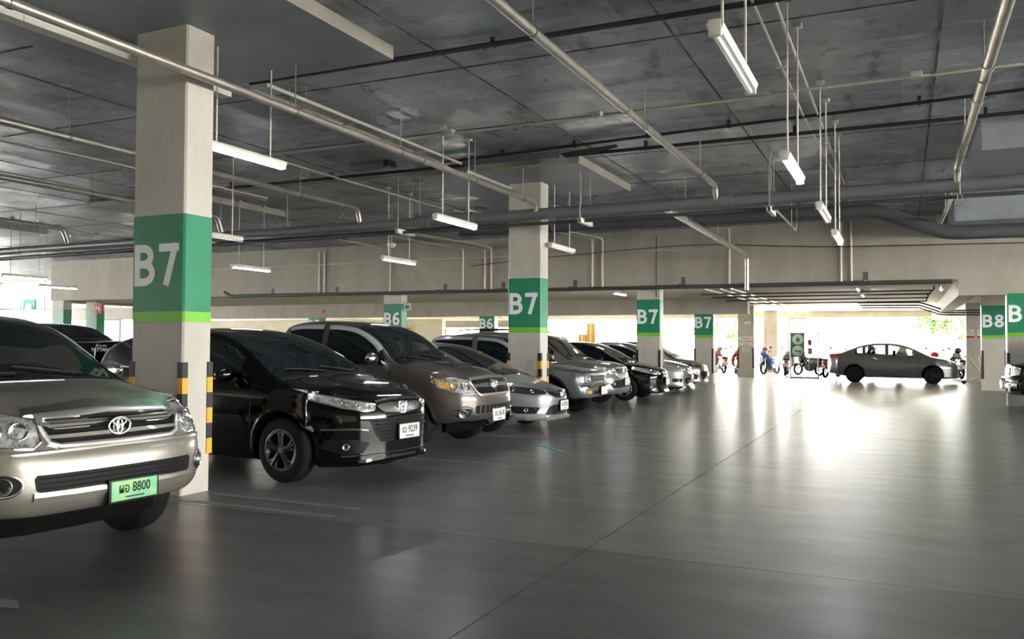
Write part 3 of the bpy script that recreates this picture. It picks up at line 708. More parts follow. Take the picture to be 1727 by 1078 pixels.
        tri = [f for f in ff if all(i in idx for i in f)]
        if not tri: return None
        mb.add(vs, [[idx[i] for i in f] for f in tri], 0, True)
        cnt = {}
        for f in tri:
            for i in range(len(f)):
                e = (f[i], f[(i+1) % len(f)]); cnt.setdefault(tuple(sorted(e)), []).append(e)
        for k, e in cnt.items():
            if len(e) == 1:
                a, b = e[0]; mb.add([V[a], V[b], V[b]-N[b]*(off+depth), V[a]-N[a]*(off+depth)], [(0,1,2,3)], 0, False)
        return mb.build(name, m, parent or s.root)
    def stroke(s, view, line, w, m, off=.006, name='trim', parent=None, closed=False, res=.05, depth=.01, both=False):
        """a raised strip that follows the bodywork along a 2-D polyline"""
        P = [Vector(p) for p in line]; Q = []
        N = len(P)
        for i in range(N if closed else N-1):
            a, b = P[i], P[(i+1) % N]; k = max(1, int((b-a).length/res))
            Q += [a.lerp(b, j/k) for j in range(k)]
        if not closed: Q.append(P[-1])
        mb = MB(); rows = []
        M = len(Q)
        for i in range(M):
            d = (Q[(i+1) % M] - Q[i-1]) if closed else (Q[min(i+1, M-1)] - Q[max(i-1, 0)])
            if d.length < 1e-6: d = Vector((1, 0))
            d.normalize(); nn = Vector((-d.y, d.x))
            r = []
            for t in (-.5, 0, .5):
                q = Q[i] + nn*w*t; h = s.ray(view, q.x, q.y)
                r.append(None if h is None else (h[0], h[1]))
            if r[1] is None: rows.append(None); continue
            for k in (0, 2):
                if r[k] is None: r[k] = r[1]
            rows.append((r[0][0]-r[0][1]*depth, r[0][0]+r[0][1]*off*.8, r[1][0]+r[1][1]*off, r[2][0]+r[2][1]*off*.8, r[2][0]-r[2][1]*depth))
        for i in range(M if closed else M-1):
            a, b = rows[i], rows[(i+1) % M]
            if a is None or b is None: continue
            for k in range(4): mb.add([a[k], a[k+1], b[k+1], b[k]], [(0,1,2,3)], 0, True)
        if not mb.v: return None
        return mb.build(name, m, parent or s.root)
    # ---- standard equipment
    def glass(s, ws, sides, rear=None, m='tinted_glass', lo=.035, hi=.035, trim=None, visors=False, ends=()):
        x0, x1 = ws      # windscreen foot, head
        def tpoly(a, b, k=8, ins=.045):
            xs = [a + (b-a)*i/k for i in range(k+1)]
            bowx = lambda x, y: x
            return [(x, s.edge(x)[0]-ins) for x in xs] + [(x, -(s.edge(x)[0]-ins)) for x in reversed(xs)]
        def bowed(a, b, sgn, k=8, ins=.045):
            """foot of the screen curves in plan"""
            xs = [a + (b-a)*i/k for i in range(k+1)]; half = [(x, s.edge(x)[0]-ins) for x in xs]
            foot = [(a + sgn*.08*(1-(y/half[0][1])**2), y) for y in [half[0][1]*t for t in (-.66, -.33, 0, .33, .66)]]
            return half + [(x, -y) for x, y in reversed(half)] + foot
        w = s.patch('T', bowed(x0, x1, 1), m, .005, 'windshield', res=.09)
        s.stroke('T', [(x0 + .03, y) for y in [(-1+.25*k)*(s.edge(x0)[0]-.05) for k in range(9)]], .06, 'trim_black', .007, 'cowl_trim')
        # wipers
        for (ya, yb) in ((-.05, -.55), (.45, -.02)):
            wm = MB(); P = []
            for t in [i/8 for i in range(9)]:
                h = s.ray('T', x0 - .03 - .10*t*(1 if True else 0), ya + (yb-ya)*t)
                if h: P.append(h[0] + h[1]*.022)
            if len(P) > 2: wm.tube(P, .009, 6).build('wiper', 'trim_black', s.root)
        if rear: s.patch('T' if not s.sp.get('rear_view') else 'R', tpoly(rear[0], rear[1]) if not s.sp.get('rear_view') else s.sp['rear_view'], m, .005, 'rear_window', res=.09)
        for sd in ('S-', 'S+'):
            for (a, b) in sides:
                k = max(4, int(abs(a-b)/.09)); xs = [a + (b-a)*i/k for i in range(k+1)]
                up = [(x, s.edge(x)[1]-hi) for x in xs]; dn = [(x, s.belt(x)+lo) for x in xs]
                up = [(x, max(z, s.belt(x)+lo+.012)) for x, z in up]
                pg = up + dn[::-1]
                o = s.patch(sd, pg, m, .005, 'side_window', res=.08)
                if trim and o: s.stroke(sd, dn, .018, trim, .010, 'window_trim', o)
                if visors and o:
                    vp = [(x, z-.012) for x, z in up if z > s.belt(x)+.17]
                    if len(vp) > 2: s.stroke(sd, vp, .055, 'visor_smoke', .028, 'rain_visor', o)
        return w
    def wheels(s, style='five', rimm='rim_silver'):
        sp = s.sp; R = sp['R']; tw = sp.get('tw', .20)
        me_t = MB().lathe([(R*.62, tw*.48), (R*.66, tw*.5), (R*.80, tw*.52), (R*.93, tw*.46), (R, tw*.34), (R, -tw*.34), (R*.93, -tw*.46), (R*.80, -tw*.52), (R*.62, -tw*.48)], 36, 'y')
        for k in (-.2, 0, .2): me_t.lathe([(R+.001, tw*k-.008), (R+.0035, tw*k), (R+.001, tw*k+.008)], 36, 'y')
        tm = me_t.mesh('wheel', 'rubber')
        r = MB(); ro = R*.64
        r.lathe([(ro, tw*.5), (ro*1.02, tw*.45), (ro*.94, tw*.40), (ro*.92, -tw*.3), (0, -tw*.3)], 36, 'y', mi=1)
        r.lathe([(ro*1.02, tw*.47), (ro, tw*.52), (ro*.95, tw*.5), (ro*.93, tw*.42)], 36, 'y')
        r.lathe([(ro*.24, tw*.38), (ro*.22, tw*.46), (ro*.12, tw*.49), (0, tw*.49)], 18, 'y')
        ns = {'five': 5, 'split': 5, 'six': 6, 'ten': 10}[style]
        for k in range(ns):
            a = 2*PI*k/ns + .3
            if style == 'split':                      # V-shaped loops: each opening outlined by a bright rim
                for da, mi in ((-.13, 0), (.13, 0)):
                    p0 = (ro*.2*math.cos(a), tw*.44, ro*.2*math.sin(a)); p1 = (ro*.93*math.cos(a+da*2.2), tw*.46, ro*.93*math.sin(a+da*2.2))
                    r.tube([p0, (ro*.55*math.cos(a+da), tw*.47, ro*.55*math.sin(a+da)), p1], .010, 6, mi=0)
                p0 = (ro*.2*math.cos(a), tw*.43, ro*.2*math.sin(a)); p1 = (ro*.93*math.cos(a), tw*.43, ro*.93*math.sin(a)); r.tube([p0, p1], .03, 6, mi=1)
                for t in range(5):
                    b0 = a+.3+(2*PI/ns-.6)*t/5; b1 = a+.3+(2*PI/ns-.6)*(t+1)/5
                    r.tube([(ro*.9*math.cos(b0), tw*.46, ro*.9*math.sin(b0)), (ro*.9*math.cos(b1), tw*.46, ro*.9*math.sin(b1))], .010, 5, mi=0)
            else:
                w0, w1 = (.05, .035) if ns < 8 else (.022, .016)
                ca, sa = math.cos(a), math.sin(a)
                def pt(rad, off, ax): return (rad*ca - off*sa, ax, rad*sa + off*ca)
                vs = [pt(ro*.15, -w0, tw*.46), pt(ro*.15, w0, tw*.46), pt(ro*.95, w1, tw*.42), pt(ro*.95, -w1, tw*.42),
                      pt(ro*.15, -w0, tw*.32), pt(ro*.15, w0, tw*.32), pt(ro*.95, w1, tw*.28), pt(ro*.95, -w1, tw*.28)]
                r.add(vs, [(0,1,2,3), (4,7,6,5), (0,4,5,1), (1,5,6,2), (2,6,7,3), (3,7,4,0)])
        rm = r.mesh('rim', [rimm, 'rim_dark'])
        for wx in sp['wheels']:
            for sd in (-1, 1):
                y = sd*(s.hw(wx) - tw*.5 - .015)
                o = link('wheel', tm, s.root, (wx, y, R)); o.rotation_euler = (0, 0, PI if sd < 0 else 0)
                link('rim', rm, o)
    def arches(s, m=None, w=.035, off=.012):
        R = s.sp['R'] + s.sp.get('arch', .055) + w*.5
        for wx in s.sp['wheels']:
            for sd in ('S-', 'S+'):
                s.stroke(sd, [(wx + R*math.cos(t*PI/20), s.sp['R']+.015 + R*math.sin(t*PI/20)) for t in range(-1, 22)], w, m or s.paint, off, 'wheel_arch')
    def mirrors(s, x, z, m=None, d=(.075, .12, .08), out=.10):
        for sd in (-1, 1):
            W = s.hw(x); y = sd*(W - .04 + out)
            o = MB().ico((x, y, z), d, 3, 0).build('side_mirror', m or s.paint, s.root)
            for v in o.data.vertices:                # flatten the glass side
                if v.co.x < x - d[0]*.35: v.co.x = x - d[0]*.35
            MB().tube([(x+.01, sd*(W-.09), z-.05), (x+.01, y, z-.03)], .025, 8).build('stalk', 'trim_black', o)
            MB().lathe([(0, 0), (.052, 0), (.052, .004), (0, .004)], 16, 'x', (x-d[0]*.35-.006, y, z)).build('mirror_glass', 'chrome', o)
    def seams(s, xs, handles=(), zlo=None):
        for sd in ('S-', 'S+'):
            for x in xs:
                s.stroke(sd, [(x, s.bot(x)+.12), (x, s.belt(x)+.0)], .008, 'seam', .0015, 'door_seam')
            for (x, z) in handles:
                s.stroke(sd, [(x-.09, z), (x+.09, z+.005)], .028, s.sp.get('handle', s.paint), .028, 'door_handle')
    def plate(s, y, z, text=None, m='plate_white', w=.34, h=.15, frame='trim_black', view='F', tilt=0, ofs=.03):
        hit = s.ray(view, y, z)
        sg = 1 if view == 'F' else -1
        x = (hit[0].x if hit else 0) + sg*ofs
        o = MB().bbox((0, 0, 0), (.016, w+.03, h+.03), .008).build('license_plate', frame, s.root); o.location = (x, y, z)
        MB().bbox((sg*.009, 0, 0), (.006, w, h), .004).build('plate_face', m, o)
        if text:
            t = link('plate_text', text_mesh(text, h*.50, 'plate_ink', bold=.02, ext=.001, xs=.80), o); facing(t, (sg*.0125, 0, h*.12), '+x' if view == 'F' else '-x')
            MB().box(sg*.012, sg*.0135, -.07, .07, -h*.38, -h*.30).build('plate_line', 'plate_ink', o)
        return o
    def cup(s, view, a, b, r, m='chrome', off=.006, name='reflector', parent=None, glass=True):
        h = s.ray(view, a, b)
        if h is None: return None
        M = h[1].to_track_quat('Z', 'Y').to_matrix().to_4x4(); M.translation = h[0] + h[1]*off
        mb = MB().lathe([(0, -.02), (r*.5, -.012), (r*.85, .0), (r, .006), (r*1.06, .004), (r*1.08, -.02)], 20, 'z')
        mb.v = [tuple(M @ Vector(v)) for v in mb.v]
        return mb.build(name, m, parent or s.root)
    def emblem_rings(s, y, z, w=.065, off=.02, m='chrome'):
        """three interlocking ellipses"""
        h = s.ray('F', y, z)
        if not h: return
        x = h[0].x + off
        def ell(cy, cz, a, b): return [(x, y+cy+a*math.cos(2*PI*i/24), z+cz+b*math.sin(2*PI*i/24)) for i in range(24)]
        mb = MB().tube(ell(0, 0, w, w*.68), w*.11, 6, closed=True).tube(ell(0, w*.34, w*.62, w*.28), w*.09, 6, closed=True).tube(ell(0, -.02*w, w*.26, w*.60), w*.09, 6, closed=True)
        mb.tube([(x-.03, y, z), (x-.008, y, z)], w*.5, 10)
        mb.build('emblem', m, s.root)
    def emblem_h(s, y, z, w=.06, off=.018, m='chrome'):
        h = s.ray('F', y, z)
        if not h: return
        x = h[0].x + off; t = w*.16
        mb = MB()
        mb.tube([(x, y-w*.55, z+w*.6), (x, y-w*.38, z-w*.6)], t, 6).tube([(x, y+w*.55, z+w*.6), (x, y+w*.38, z-w*.6)], t, 6).tube([(x, y-w*.4, z), (x, y+w*.4, z)], t*.9, 6)
        fr = [(x-.004, y+w*a, z+w*b) for a, b in ((-.85,.8), (.85,.8), (.9,.3), (.6,-.8), (-.6,-.8), (-.9,.3))]
        mb.tube(fr, t*.7, 6, closed=True); mb.tube([(x-.03, y, z), (x-.006, y, z)], w*.7, 10); mb.build('emblem', m, s.root)
    def headlight(s, view_poly, m='lamp_lens', cups=(), sides=None, rim=None, name='headlight', amber=None, off=.006):
        """poly in front view for the car's left (+y); mirrored to the right"""
        for sg in (1, -1):
            pg = [(sg*a, b) for a, b in view_poly]
            o = s.patch('F', pg, m, off, name, res=.03)
            if o is None: continue
            for (a, b, r) in cups: s.cup('F', sg*a, b, r, 'chrome', off+.004, 'reflector', o)
            if rim: s.stroke('F', pg, .012, rim, off+.004, 'lamp_rim', o, closed=True, res=.03)
            if sides: s.patch('S+' if sg > 0 else 'S-', sides, amber or m, off, 'lamp_side', o, res=.03)
    def mirrorpoly(s, pg): return pg + [(-a, b) for a, b in reversed(pg)]
    def plate_ud(s): pass
# ------------------------------------------------------------------ shared outlines
def pickup_spec(lift=0., roof=1.66, bed=1.12, crew=False, **kw):
    z = lift
    sp = dict(L=5.15, cat='pickup truck', R=.36, tw=.23, wheels=(-.93, -4.02), nose=.6, bow_f=.19, bow_r=.05, tumble=.30, arch=.06,
        top=[(0, .955+z), (-.05, .985+z), (-.2, 1.03+z), (-.5, 1.085+z), (-.9, 1.145+z), (-1.10, 1.185+z), (-1.25, 1.27+z), (-1.5, roof-.22), (-1.75, roof-.085), (-1.92, roof-.03), (-2.2, roof),
             (-2.75, roof+.01), (-3.05, roof-.03), (-3.12, roof-.10), (-3.26, bed+.13+z), (-3.34, bed+.03+z), (-3.5, bed+z), (-5.15, bed-.01+z)],
        belt=[(0, .90+z), (-.3, .98+z), (-1.0, 1.06+z), (-1.4, 1.085+z), (-3.2, 1.11+z), (-3.4, bed-.03+z), (-5.15, bed-.05+z)],
        hw=[(0, .78), (-.12, .835), (-.4, .87), (-.93, .89), (-1.5, .87), (-3.5, .87), (-5.0, .865), (-5.15, .84)],
        bot=[(0, .40+z), (-.3, .37+z), (-.6, .37+z), (-3, .38+z), (-5.15, .46+z)],
        lean_f=[(.38+z, .10), (.45+z, .03), (.52+z, .0), (.70+z, .0), (.78+z, .012), (.815+z, .035), (.835+z, .075), (.90+z, .085), (.99+z, .13), (1.1+z, .19)])
    if crew:
        for k in ('top',):
            sp[k] = [(x - (.35 if x < -2.5 else 0), zz) for x, zz in sp[k]]
        sp['L'] = 5.25; sp['top'][-1] = (-5.25, bed-.01+z)
        for k in ('belt', 'hw', 'bot'): sp[k] = sp[k][:-1] + [(-5.25, sp[k][-1][1])]
    sp.update(kw); return sp
# ------------------------------------------------------------------ silver pickup, front left
def vigo_front_new(c, z=0.):
    # chrome-framed trapezoid grille with dark mesh
    g = c.patch('F', c.mirrorpoly([(.0, .985+z), (.43, .965+z), (.475, .93+z), (.44, .835+z), (.40, .818+z), (0, .812+z)][0:6]), 'grille_black', .004, 'grille', res=.05)
    c.stroke('F', c.mirrorpoly([(.0, .995+z), (.45, .975+z), (.49, .93+z), (.455, .83+z), (.40, .808+z), (0, .802+z)]), .026, 'bright_silver', .018, 'grille_surround', g, closed=True)
    c.patch('F', c.mirrorpoly([(0, 1.052+z), (.47, 1.02+z), (.515, .985+z), (.45, .985+z), (0, 1.005+z)]), 'satin_chrome', .012, 'grille_header', g, res=.05)
    c.patch('F', c.mirrorpoly([(0, .876+z), (.455, .872+z), (.450, .852+z), (0, .848+z)]), c.paint, .014, 'grille_bar', g, res=.05)
    for k in range(4): c.stroke('F', [(-.43, .895+z+k*.022), (.43, .895+z+k*.022)], .006, 'trim_black', .008, 'slat', g)
    c.emblem_rings(0, .90+z, .078, .03)
    c.headlight([(.50, .965+z), (.60, 1.0+z), (.74, 1.005+z), (.83, .985+z), (.84, .88+z), (.70, .815+z), (.55, .805+z), (.50, .84+z)], 'lamp_lens', cups=((.60, .905+z, .052), (.71, .905+z, .058)), rim='chrome')
    # bumper: lower opening, ledge, fog lamps
    lo = c.patch('F', c.mirrorpoly([(0, .652+z), (.545, .652+z), (.56, .63+z), (.55, .565+z), (.53, .55+z), (0, .55+z)]), 'grille_black', .003, 'lower_intake', res=.06)
    for k in range(3): c.stroke('F', [(-.53, .572+z+k*.03), (.53, .572+z+k*.03)], .008, 'trim_black', .010, 'slat', lo)
    c.stroke('F', [(-.56, .525+z), (.56, .525+z)], .045, c.paint, .020, 'bumper_ledge')
    c.stroke('F', [(-.76, .775+z), (-.4, .785+z), (0, .79+z), (.4, .785+z), (.76, .775+z)], .018, c.paint, .012, 'bumper_edge')
    for sg in (1, -1):
        f = c.patch('F', [(sg*(.70+.085*math.cos(t*PI/10)), .60+z+.062*math.sin(t*PI/10)) for t in range(20)], 'trim_black', .003, 'fog_lamp', res=.03)
        if f:
            c.cup('F', sg*.70, .60+z, .048, 'satin_chrome', .01, 'fog_lens', f)
            c.stroke('F', [(sg*(.70+.085*math.cos(t*PI/10)), .60+z+.062*math.sin(t*PI/10)) for t in range(20)], .014, 'satin_chrome', .010, 'fog_ring', f, closed=True, res=.03)
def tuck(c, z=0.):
    MB().prism([(-.46, -.60), (-.38, -.4), (-.36, 0), (-.38, .4), (-.46, .60), (-.52, .60), (-.52, -.60)], .24, .44, 'xy').build('under_bumper_shade', 'arch_liner', c.root)  # added black panel stands in for shade under the bumper, hides the tyres
    c.stroke('T', [(-.12, -.66), (-.35, -.70), (-.75, -.73), (-1.02, -.74)], .010, 'seam', .001, 'hood_seam'); c.stroke('T', [(-.12, .66), (-.35, .70), (-.75, .73), (-1.02, .74)], .010, 'seam', .001, 'hood_seam')
c = Car(pickup_spec(0., 1.66), 'silver pickup with green license plate at the front left', (-4.52, 3.87, 0), math.radians(-3), 'silver', 'pickup_truck')
c.glass((-1.07, -1.83), [(-1.30, -2.22), (-2.34, -2.98)], visors=True)
for sg in (1, -1):
    c.stroke('T', [(x, sg*(c.edge(x)[0]-.015)) for x in (-1.08, -1.3, -1.55, -1.8, -1.95)], .022, 'chrome', .012, 'pillar_trim')
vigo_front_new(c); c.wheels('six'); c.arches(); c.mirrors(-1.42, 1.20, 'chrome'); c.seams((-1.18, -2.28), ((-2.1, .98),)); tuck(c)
c.plate(.055, .495, 'ผอ 8800', 'plate_green', .34, .125)
# ------------------------------------------------------------------ black crossover
HRV = dict(L=4.33, R=.334, tw=.215, wheels=(-.89, -3.50), nose=.62, bow_f=.26, bow_r=.16, tumble=.40, arch=.05, crown=.06,
    top=[(0, .845), (-.04, .885), (-.14, .925), (-.35, .965), (-.7, 1.02), (-1.0, 1.075), (-1.12, 1.12), (-1.45, 1.315), (-1.8, 1.475), (-2.1, 1.56), (-2.5, 1.60), (-2.9, 1.595), (-3.4, 1.55), (-3.75, 1.48), (-3.95, 1.385), (-4.15, 1.18), (-4.26, 1.02), (-4.33, .96)],
    belt=[(0, .78), (-.15, .84), (-.45, .90), (-1.0, .965), (-2.4, 1.02), (-3.4, 1.10), (-3.9, 1.12), (-4.2, 1.0), (-4.33, .92)],
    hw=[(0, .69), (-.10, .77), (-.3, .845), (-.6, .88), (-.9, .89), (-3.5, .89), (-4.0, .865), (-4.33, .77)],
    bot=[(0, .20), (-.3, .19), (-.9, .19), (-3.6, .2), (-4.33, .30)],
    lean_f=[(.18, .05), (.24, .0), (.32, .014), (.50, .008), (.66, .0), (.71, .008), (.80, .045), (.88, .11), (1.0, .2)])
c = Car(HRV, 'glossy black crossover right of the nearest B7 pillar', (-4.80, 7.62, 0), math.radians(-5.0), 'black')
c.glass((-1.04, -1.98), [(-1.55, -2.42), (-2.50, -3.25), (-3.32, -3.80)], (-3.80, -4.10), trim='chrome')
g = c.patch('F', c.mirrorpoly([(0, .815), (.30, .805), (.36, .785), (.33, .745), (.28, .72), (0, .70)]), 'satin_chrome', .010, 'grille', res=.04)
c.stroke('F', [(-.36, .825), (-.2, .84), (0, .845), (.2, .84), (.36, .825)], .014, 'chrome', .014, 'chrome_strip', g)
c.emblem_h(0, .757, .075, .024)
c.headlight([(.37, .80), (.55, .845), (.72, .905), (.83, .955), (.80, .86), (.66, .775), (.50, .735), (.41, .75)], 'lamp_lens', cups=((.47, .775, .026), (.55, .79, .026), (.63, .81, .026)), rim='satin_chrome')
lg = c.patch('F', c.mirrorpoly([(0, .655), (.40, .66), (.47, .64), (.40, .50), (.33, .42), (0, .42)]), 'grille_black', .003, 'lower_grille', res=.05)
for k in range(6): c.stroke('F', [(-(.43-.02*k), .635-.036*k), (.43-.02*k, .635-.036*k)], .012, 'trim_black', .016, 'slat', lg)
for sg in (1, -1):
    f = c.patch('F', [(sg*a, b) for a, b in ((.46, .42), (.60, .46), (.74, .45), (.76, .37), (.66, .31), (.52, .32))], 'trim_black', .003, 'fog_recess', res=.04)
    c.cup('F', sg*.64, .385, .034, 'chrome', .012, 'fog_lamp', f)
    c.stroke('F', [(sg*a, b) for a, b in ((.48, .545), (.60, .56), (.76, .555))], .016, 'chrome', .010, 'bumper_strip')
c.stroke('F', [(-.74, .22), (-.5, .235), (-.3, .25), (0, .25), (.3, .25), (.5, .235), (.74, .22)], .05, 'paint_black', .030, 'lip_spoiler')
c.stroke('F', [(-.66, .29), (-.36, .305), (0, .30), (.36, .305), (.66, .29)], .012, 'satin_chrome', .022, 'lip_strip')
c.wheels('split', 'rim_grey'); c.arches('paint_black', .04); c.mirrors(-1.62, 1.09, 'paint_black', (.09, .13, .08)); c.seams((-1.32, -2.46, -3.2), ((-2.3, .93),))
c.plate(.075, .505, 'งว 9239')
# ------------------------------------------------------------------ brown grey pickup
c = Car(pickup_spec(.0, 1.735), 'brown-grey pickup with hood scoop beside the black crossover', (-5.06, 10.42, 0), 0., 'brown_grey', 'pickup_truck')
c.glass((-1.07, -1.83), [(-1.30, -2.30), (-2.40, -2.98)], visors=True)
z = -.03
g = c.patch('F', c.mirrorpoly([(0, .985+z), (.47, .97+z), (.53, .94+z), (.46, .80+z), (.42, .785+z), (0, .78+z)]), 'grille_black', .004, 'grille', res=.05)
c.stroke('F', c.mirrorpoly([(0, .995+z), (.48, .98+z), (.54, .945+z), (.47, .795+z), (.42, .772+z), (0, .768+z)]), .024, 'bright_silver', .016, 'grille_surround', g, closed=True)
c.patch('F', c.mirrorpoly([(0, .925+z), (.49, .91+z), (.475, .865+z), (0, .87+z)]), 'satin_chrome', .012, 'grille_bar', g, res=.05)
c.patch('F', [(-.065, .96+z), (.065, .96+z), (.05, .86+z), (.04, .78+z), (-.04, .78+z), (-.05, .86+z)], 'satin_chrome', .020, 'grille_spine', g, res=.04)
for k in range(2): c.stroke('F', [(-.45, .81+z+.03*k), (.45, .81+z+.03*k)], .008, 'trim_black', .010, 'slat', g)
c.emblem_rings(0, .895+z, .085, .036)
c.headlight([(.56, .965+z), (.66, .99+z), (.78, .985+z), (.85, .97+z), (.85, .87+z), (.74, .80+z), (.60, .785+z), (.52, .80+z)], 'lamp_lens', cups=((.64, .88+z, .06), (.75, .88+z, .05)), rim='satin_chrome',
    sides=[(-.24, .975+z), (-.50, .99+z), (-.54, .95+z), (-.42, .88+z), (-.26, .85+z)], amber='amber_lens')
lo = c.patch('F', c.mirrorpoly([(0, .60), (.50, .605), (.54, .585), (.52, .515), (.50, .50), (0, .50)]), 'grille_black', .003, 'lower_intake', res=.06)
for k in range(-4, 5): c.stroke('F', [(k*.11, .60), (k*.11, .505)], .014, c.paint, .010, 'intake_bar', lo)
for sg in (1, -1):
    f = c.patch('F', [(sg*a, b) for a, b in ((.58, .56), (.66, .575), (.78, .56), (.80, .50), (.72, .455), (.60, .47))], 'trim_black', .002, 'fog_recess', res=.04)
    c.cup('F', sg*.71, .51, .052, 'satin_chrome', .012, 'fog_lamp', f)
    c.stroke('F', [(sg*a, b) for a, b in ((.80, .60), (.66, .60), (.57, .575))], .02, c.paint, .012, 'fog_brow')
c.stroke('F', [(-.55, .470), (.55, .470)], .045, c.paint, .018, 'bumper_ledge')
def scoop(c, x0, x1, w0, w1, h):
    mb = MB(); rows = []
    for (x, w, k) in ((x1, w1, 0.), (x1+.10, w1+.03, .45), (x0-.12, w0, .95), (x0-.02, w0, 1.), (x0, w0-.02, .9)):
        zc = c.ray('T', x, 0)[0].z
        row = []
        for t, q in ((-1, 0), (-.85, .85), (-.4, 1.), (.4, 1.), (.85, .85), (1, 0)):
            zz = c.ray('T', x, t*w)[0].z; row.append((x, t*w, zz - .01 + (h*k*q + .01 if q else 0)))
        rows.append(row)
    for a, b in zip(rows, rows[1:]):
        for k in range(5): mb.add([a[k], a[k+1], b[k+1], b[k]], [(0,1,2,3)], 0, True)
    o = mb.build('hood_scoop', c.paint, c.root)
    r = rows[-1]
    mb2 = MB(); mb2.add([(p[0]+.003, p[1]*.93, p[2]-.006 if p[2] > r[0][2]+.02 else p[2]+.004) for p in r], [(0,1,2,3,4,5)]); mb2.build('scoop_mouth', 'grille_black', o)
scoop(c, -.50, -.98, .26, .22, .062)
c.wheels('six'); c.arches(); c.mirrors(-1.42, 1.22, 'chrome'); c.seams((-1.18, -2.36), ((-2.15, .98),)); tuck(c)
c.plate(.07, .455, 'ยจ 3618', 'plate_white', .36, .16, 'satin_chrome')
for y in (-.38,): c.cup('F', y, .39, .02, 'trim_black')
# ------------------------------------------------------------------ silver sedan
CIV = dict(L=4.54, R=.315, tw=.205, wheels=(-1.0, -3.68), nose=.75, bow_f=.34, bow_r=.2, tumble=.44, arch=.045, crown=.055,
    top=[(0, .655), (-.05, .69), (-.18, .735), (-.4, .79), (-.7, .85), (-.95, .905), (-1.08, .95), (-1.5, 1.155), (-1.9, 1.325), (-2.2, 1.405), (-2.55, 1.435), (-2.9, 1.425), (-3.3, 1.35), (-3.65, 1.21), (-3.95, 1.08), (-4.15, 1.05), (-4.45, 1.03), (-4.54, .97)],
    belt=[(0, .60), (-.2, .66), (-.5, .74), (-.95, .83), (-2, .91), (-3.4, .965), (-4, 1.0), (-4.54, .93)],
    hw=[(0, .62), (-.10, .71), (-.3, .80), (-.6, .855), (-.93, .875), (-3.6, .875), (-4.1, .85), (-4.54, .74)],
    bot=[(0, .20), (-.3, .18), (-.9, .18), (-3.6, .19), (-4.54, .30)],
    lean_f=[(.16, .10), (.20, .0), (.24, .0), (.30, .05), (.40, .04), (.50, .03), (.56, .03), (.62, .06), (.70, .10), (.9, .2)])
def sedan(label, loc, pm, spec, hd=0., ws=(-1.0, -2.05), sides=None, rear=(-3.25, -3.88), lamp_m='lamp_lens', wheel='five', trim=None, name='car', vis=False):
    c = Car(spec, label, loc, hd, pm, name)
    c.glass(ws, sides or [(-1.42, -2.42), (-2.52, -3.35)], rear, trim=trim, visors=vis)
    c.wheels(wheel); c.arches(w=.022, off=.008); c.mirrors(-1.42, spec.get('mz', .985), None, (.07, .11, .07)); c.seams((-1.25, -2.47, -3.3), ((-2.25, spec.get('hz', .84)), (-3.15, spec.get('hz', .84)+.01)))
    return c
c = sedan('low silver sedan parked right before the second B7 pillar', (-5.08, 12.95, 0), 'silver_blue', CIV)
g = c.patch('F', c.mirrorpoly([(0, .655), (.26, .645), (.40, .66), (.36, .60), (.22, .545), (0, .535)]), 'grille_black', .003, 'grille', res=.04)
c.stroke('F', [(-.40, .665), (-.25, .64), (-.12, .625), (0, .62), (.12, .625), (.25, .64), (.40, .665)], .016, 'chrome', .014, 'grille_bar', g)
c.emblem_rings(0, .60, .075, .03)
c.headlight([(.38, .66), (.46, .69), (.62, .735), (.78, .775), (.80, .72), (.70, .64), (.56, .60), (.44, .60)], 'lamp_dark', cups=((.66, .69, .05), (.54, .65, .03)), rim=None)
lo = c.patch('F', c.mirrorpoly([(0, .43), (.30, .43), (.36, .41), (.45, .28), (0, .27)]), 'grille_black', .003, 'lower_intake', res=.05)
for k in range(3): c.stroke('F', [(-.36, .30+.035*k), (.36, .30+.035*k)], .010, 'trim_black', .010, 'slat', lo)
for sg in (1, -1):
    f = c.patch('F', [(sg*a, b) for a, b in ((.50, .40), (.70, .42), (.72, .36), (.66, .30), (.54, .30))], 'trim_black', .002, 'fog_recess', res=.04)
    c.cup('F', sg*.61, .36, .032, 'chrome', .010, 'fog_lamp', f)
c.stroke('F', [(-.62, .225), (-.4, .225), (0, .225), (.4, .225), (.62, .225)], .035, c.paint, .030, 'lip_spoiler')
c.plate(.07, .415, 'วท 2432', 'plate_white', .34, .15)
h = c.ray('T', -1.75, .35); MB().bbox(h[0]+h[1]*.004, (.10, .12, .004), .001).build('windscreen_sticker', 'sign_white', c.root)
# ------------------------------------------------------------------ blue-grey double-cab pickup
ISU = dict(L=5.0, cat='pickup truck', R=.345, tw=.22, wheels=(-.80, -3.80), nose=.35, bow_f=.09, bow_r=.04, tumble=.26, arch=.07, crown=.045,
    top=[(0, .865), (-.04, .89), (-.15, .915), (-.5, .96), (-.95, 1.015), (-1.18, 1.05), (-1.28, 1.12), (-1.5, 1.30), (-1.75, 1.475), (-1.9, 1.54), (-2.1, 1.575), (-2.8, 1.60), (-3.3, 1.59), (-3.44, 1.55), (-3.5, 1.46), (-3.58, 1.16), (-3.64, 1.05), (-3.8, 1.03), (-5.0, 1.03)],
    belt=[(0, .80), (-.3, .87), (-1.0, .95), (-1.3, .99), (-3.5, 1.02), (-3.7, 1.0), (-5.0, 1.0)],
    hw=[(0, .79), (-.08, .82), (-.3, .84), (-.9, .85), (-3.5, .845), (-4.9, .84), (-5.0, .82)],
    bot=[(0, .38), (-.3, .36), (-.6, .38), (-5.0, .45)],
    lean_f=[(.36, .06), (.42, .01), (.50, .0), (.60, .0), (.63, .02), (.65, .055), (.80, .065), (.86, .085), (.95, .12)])
c = Car(ISU, 'blue-grey double-cab pickup right of the second B7 pillar', (-5.42, 15.86, 0), 0., 'steel_blue', 'pickup_truck')
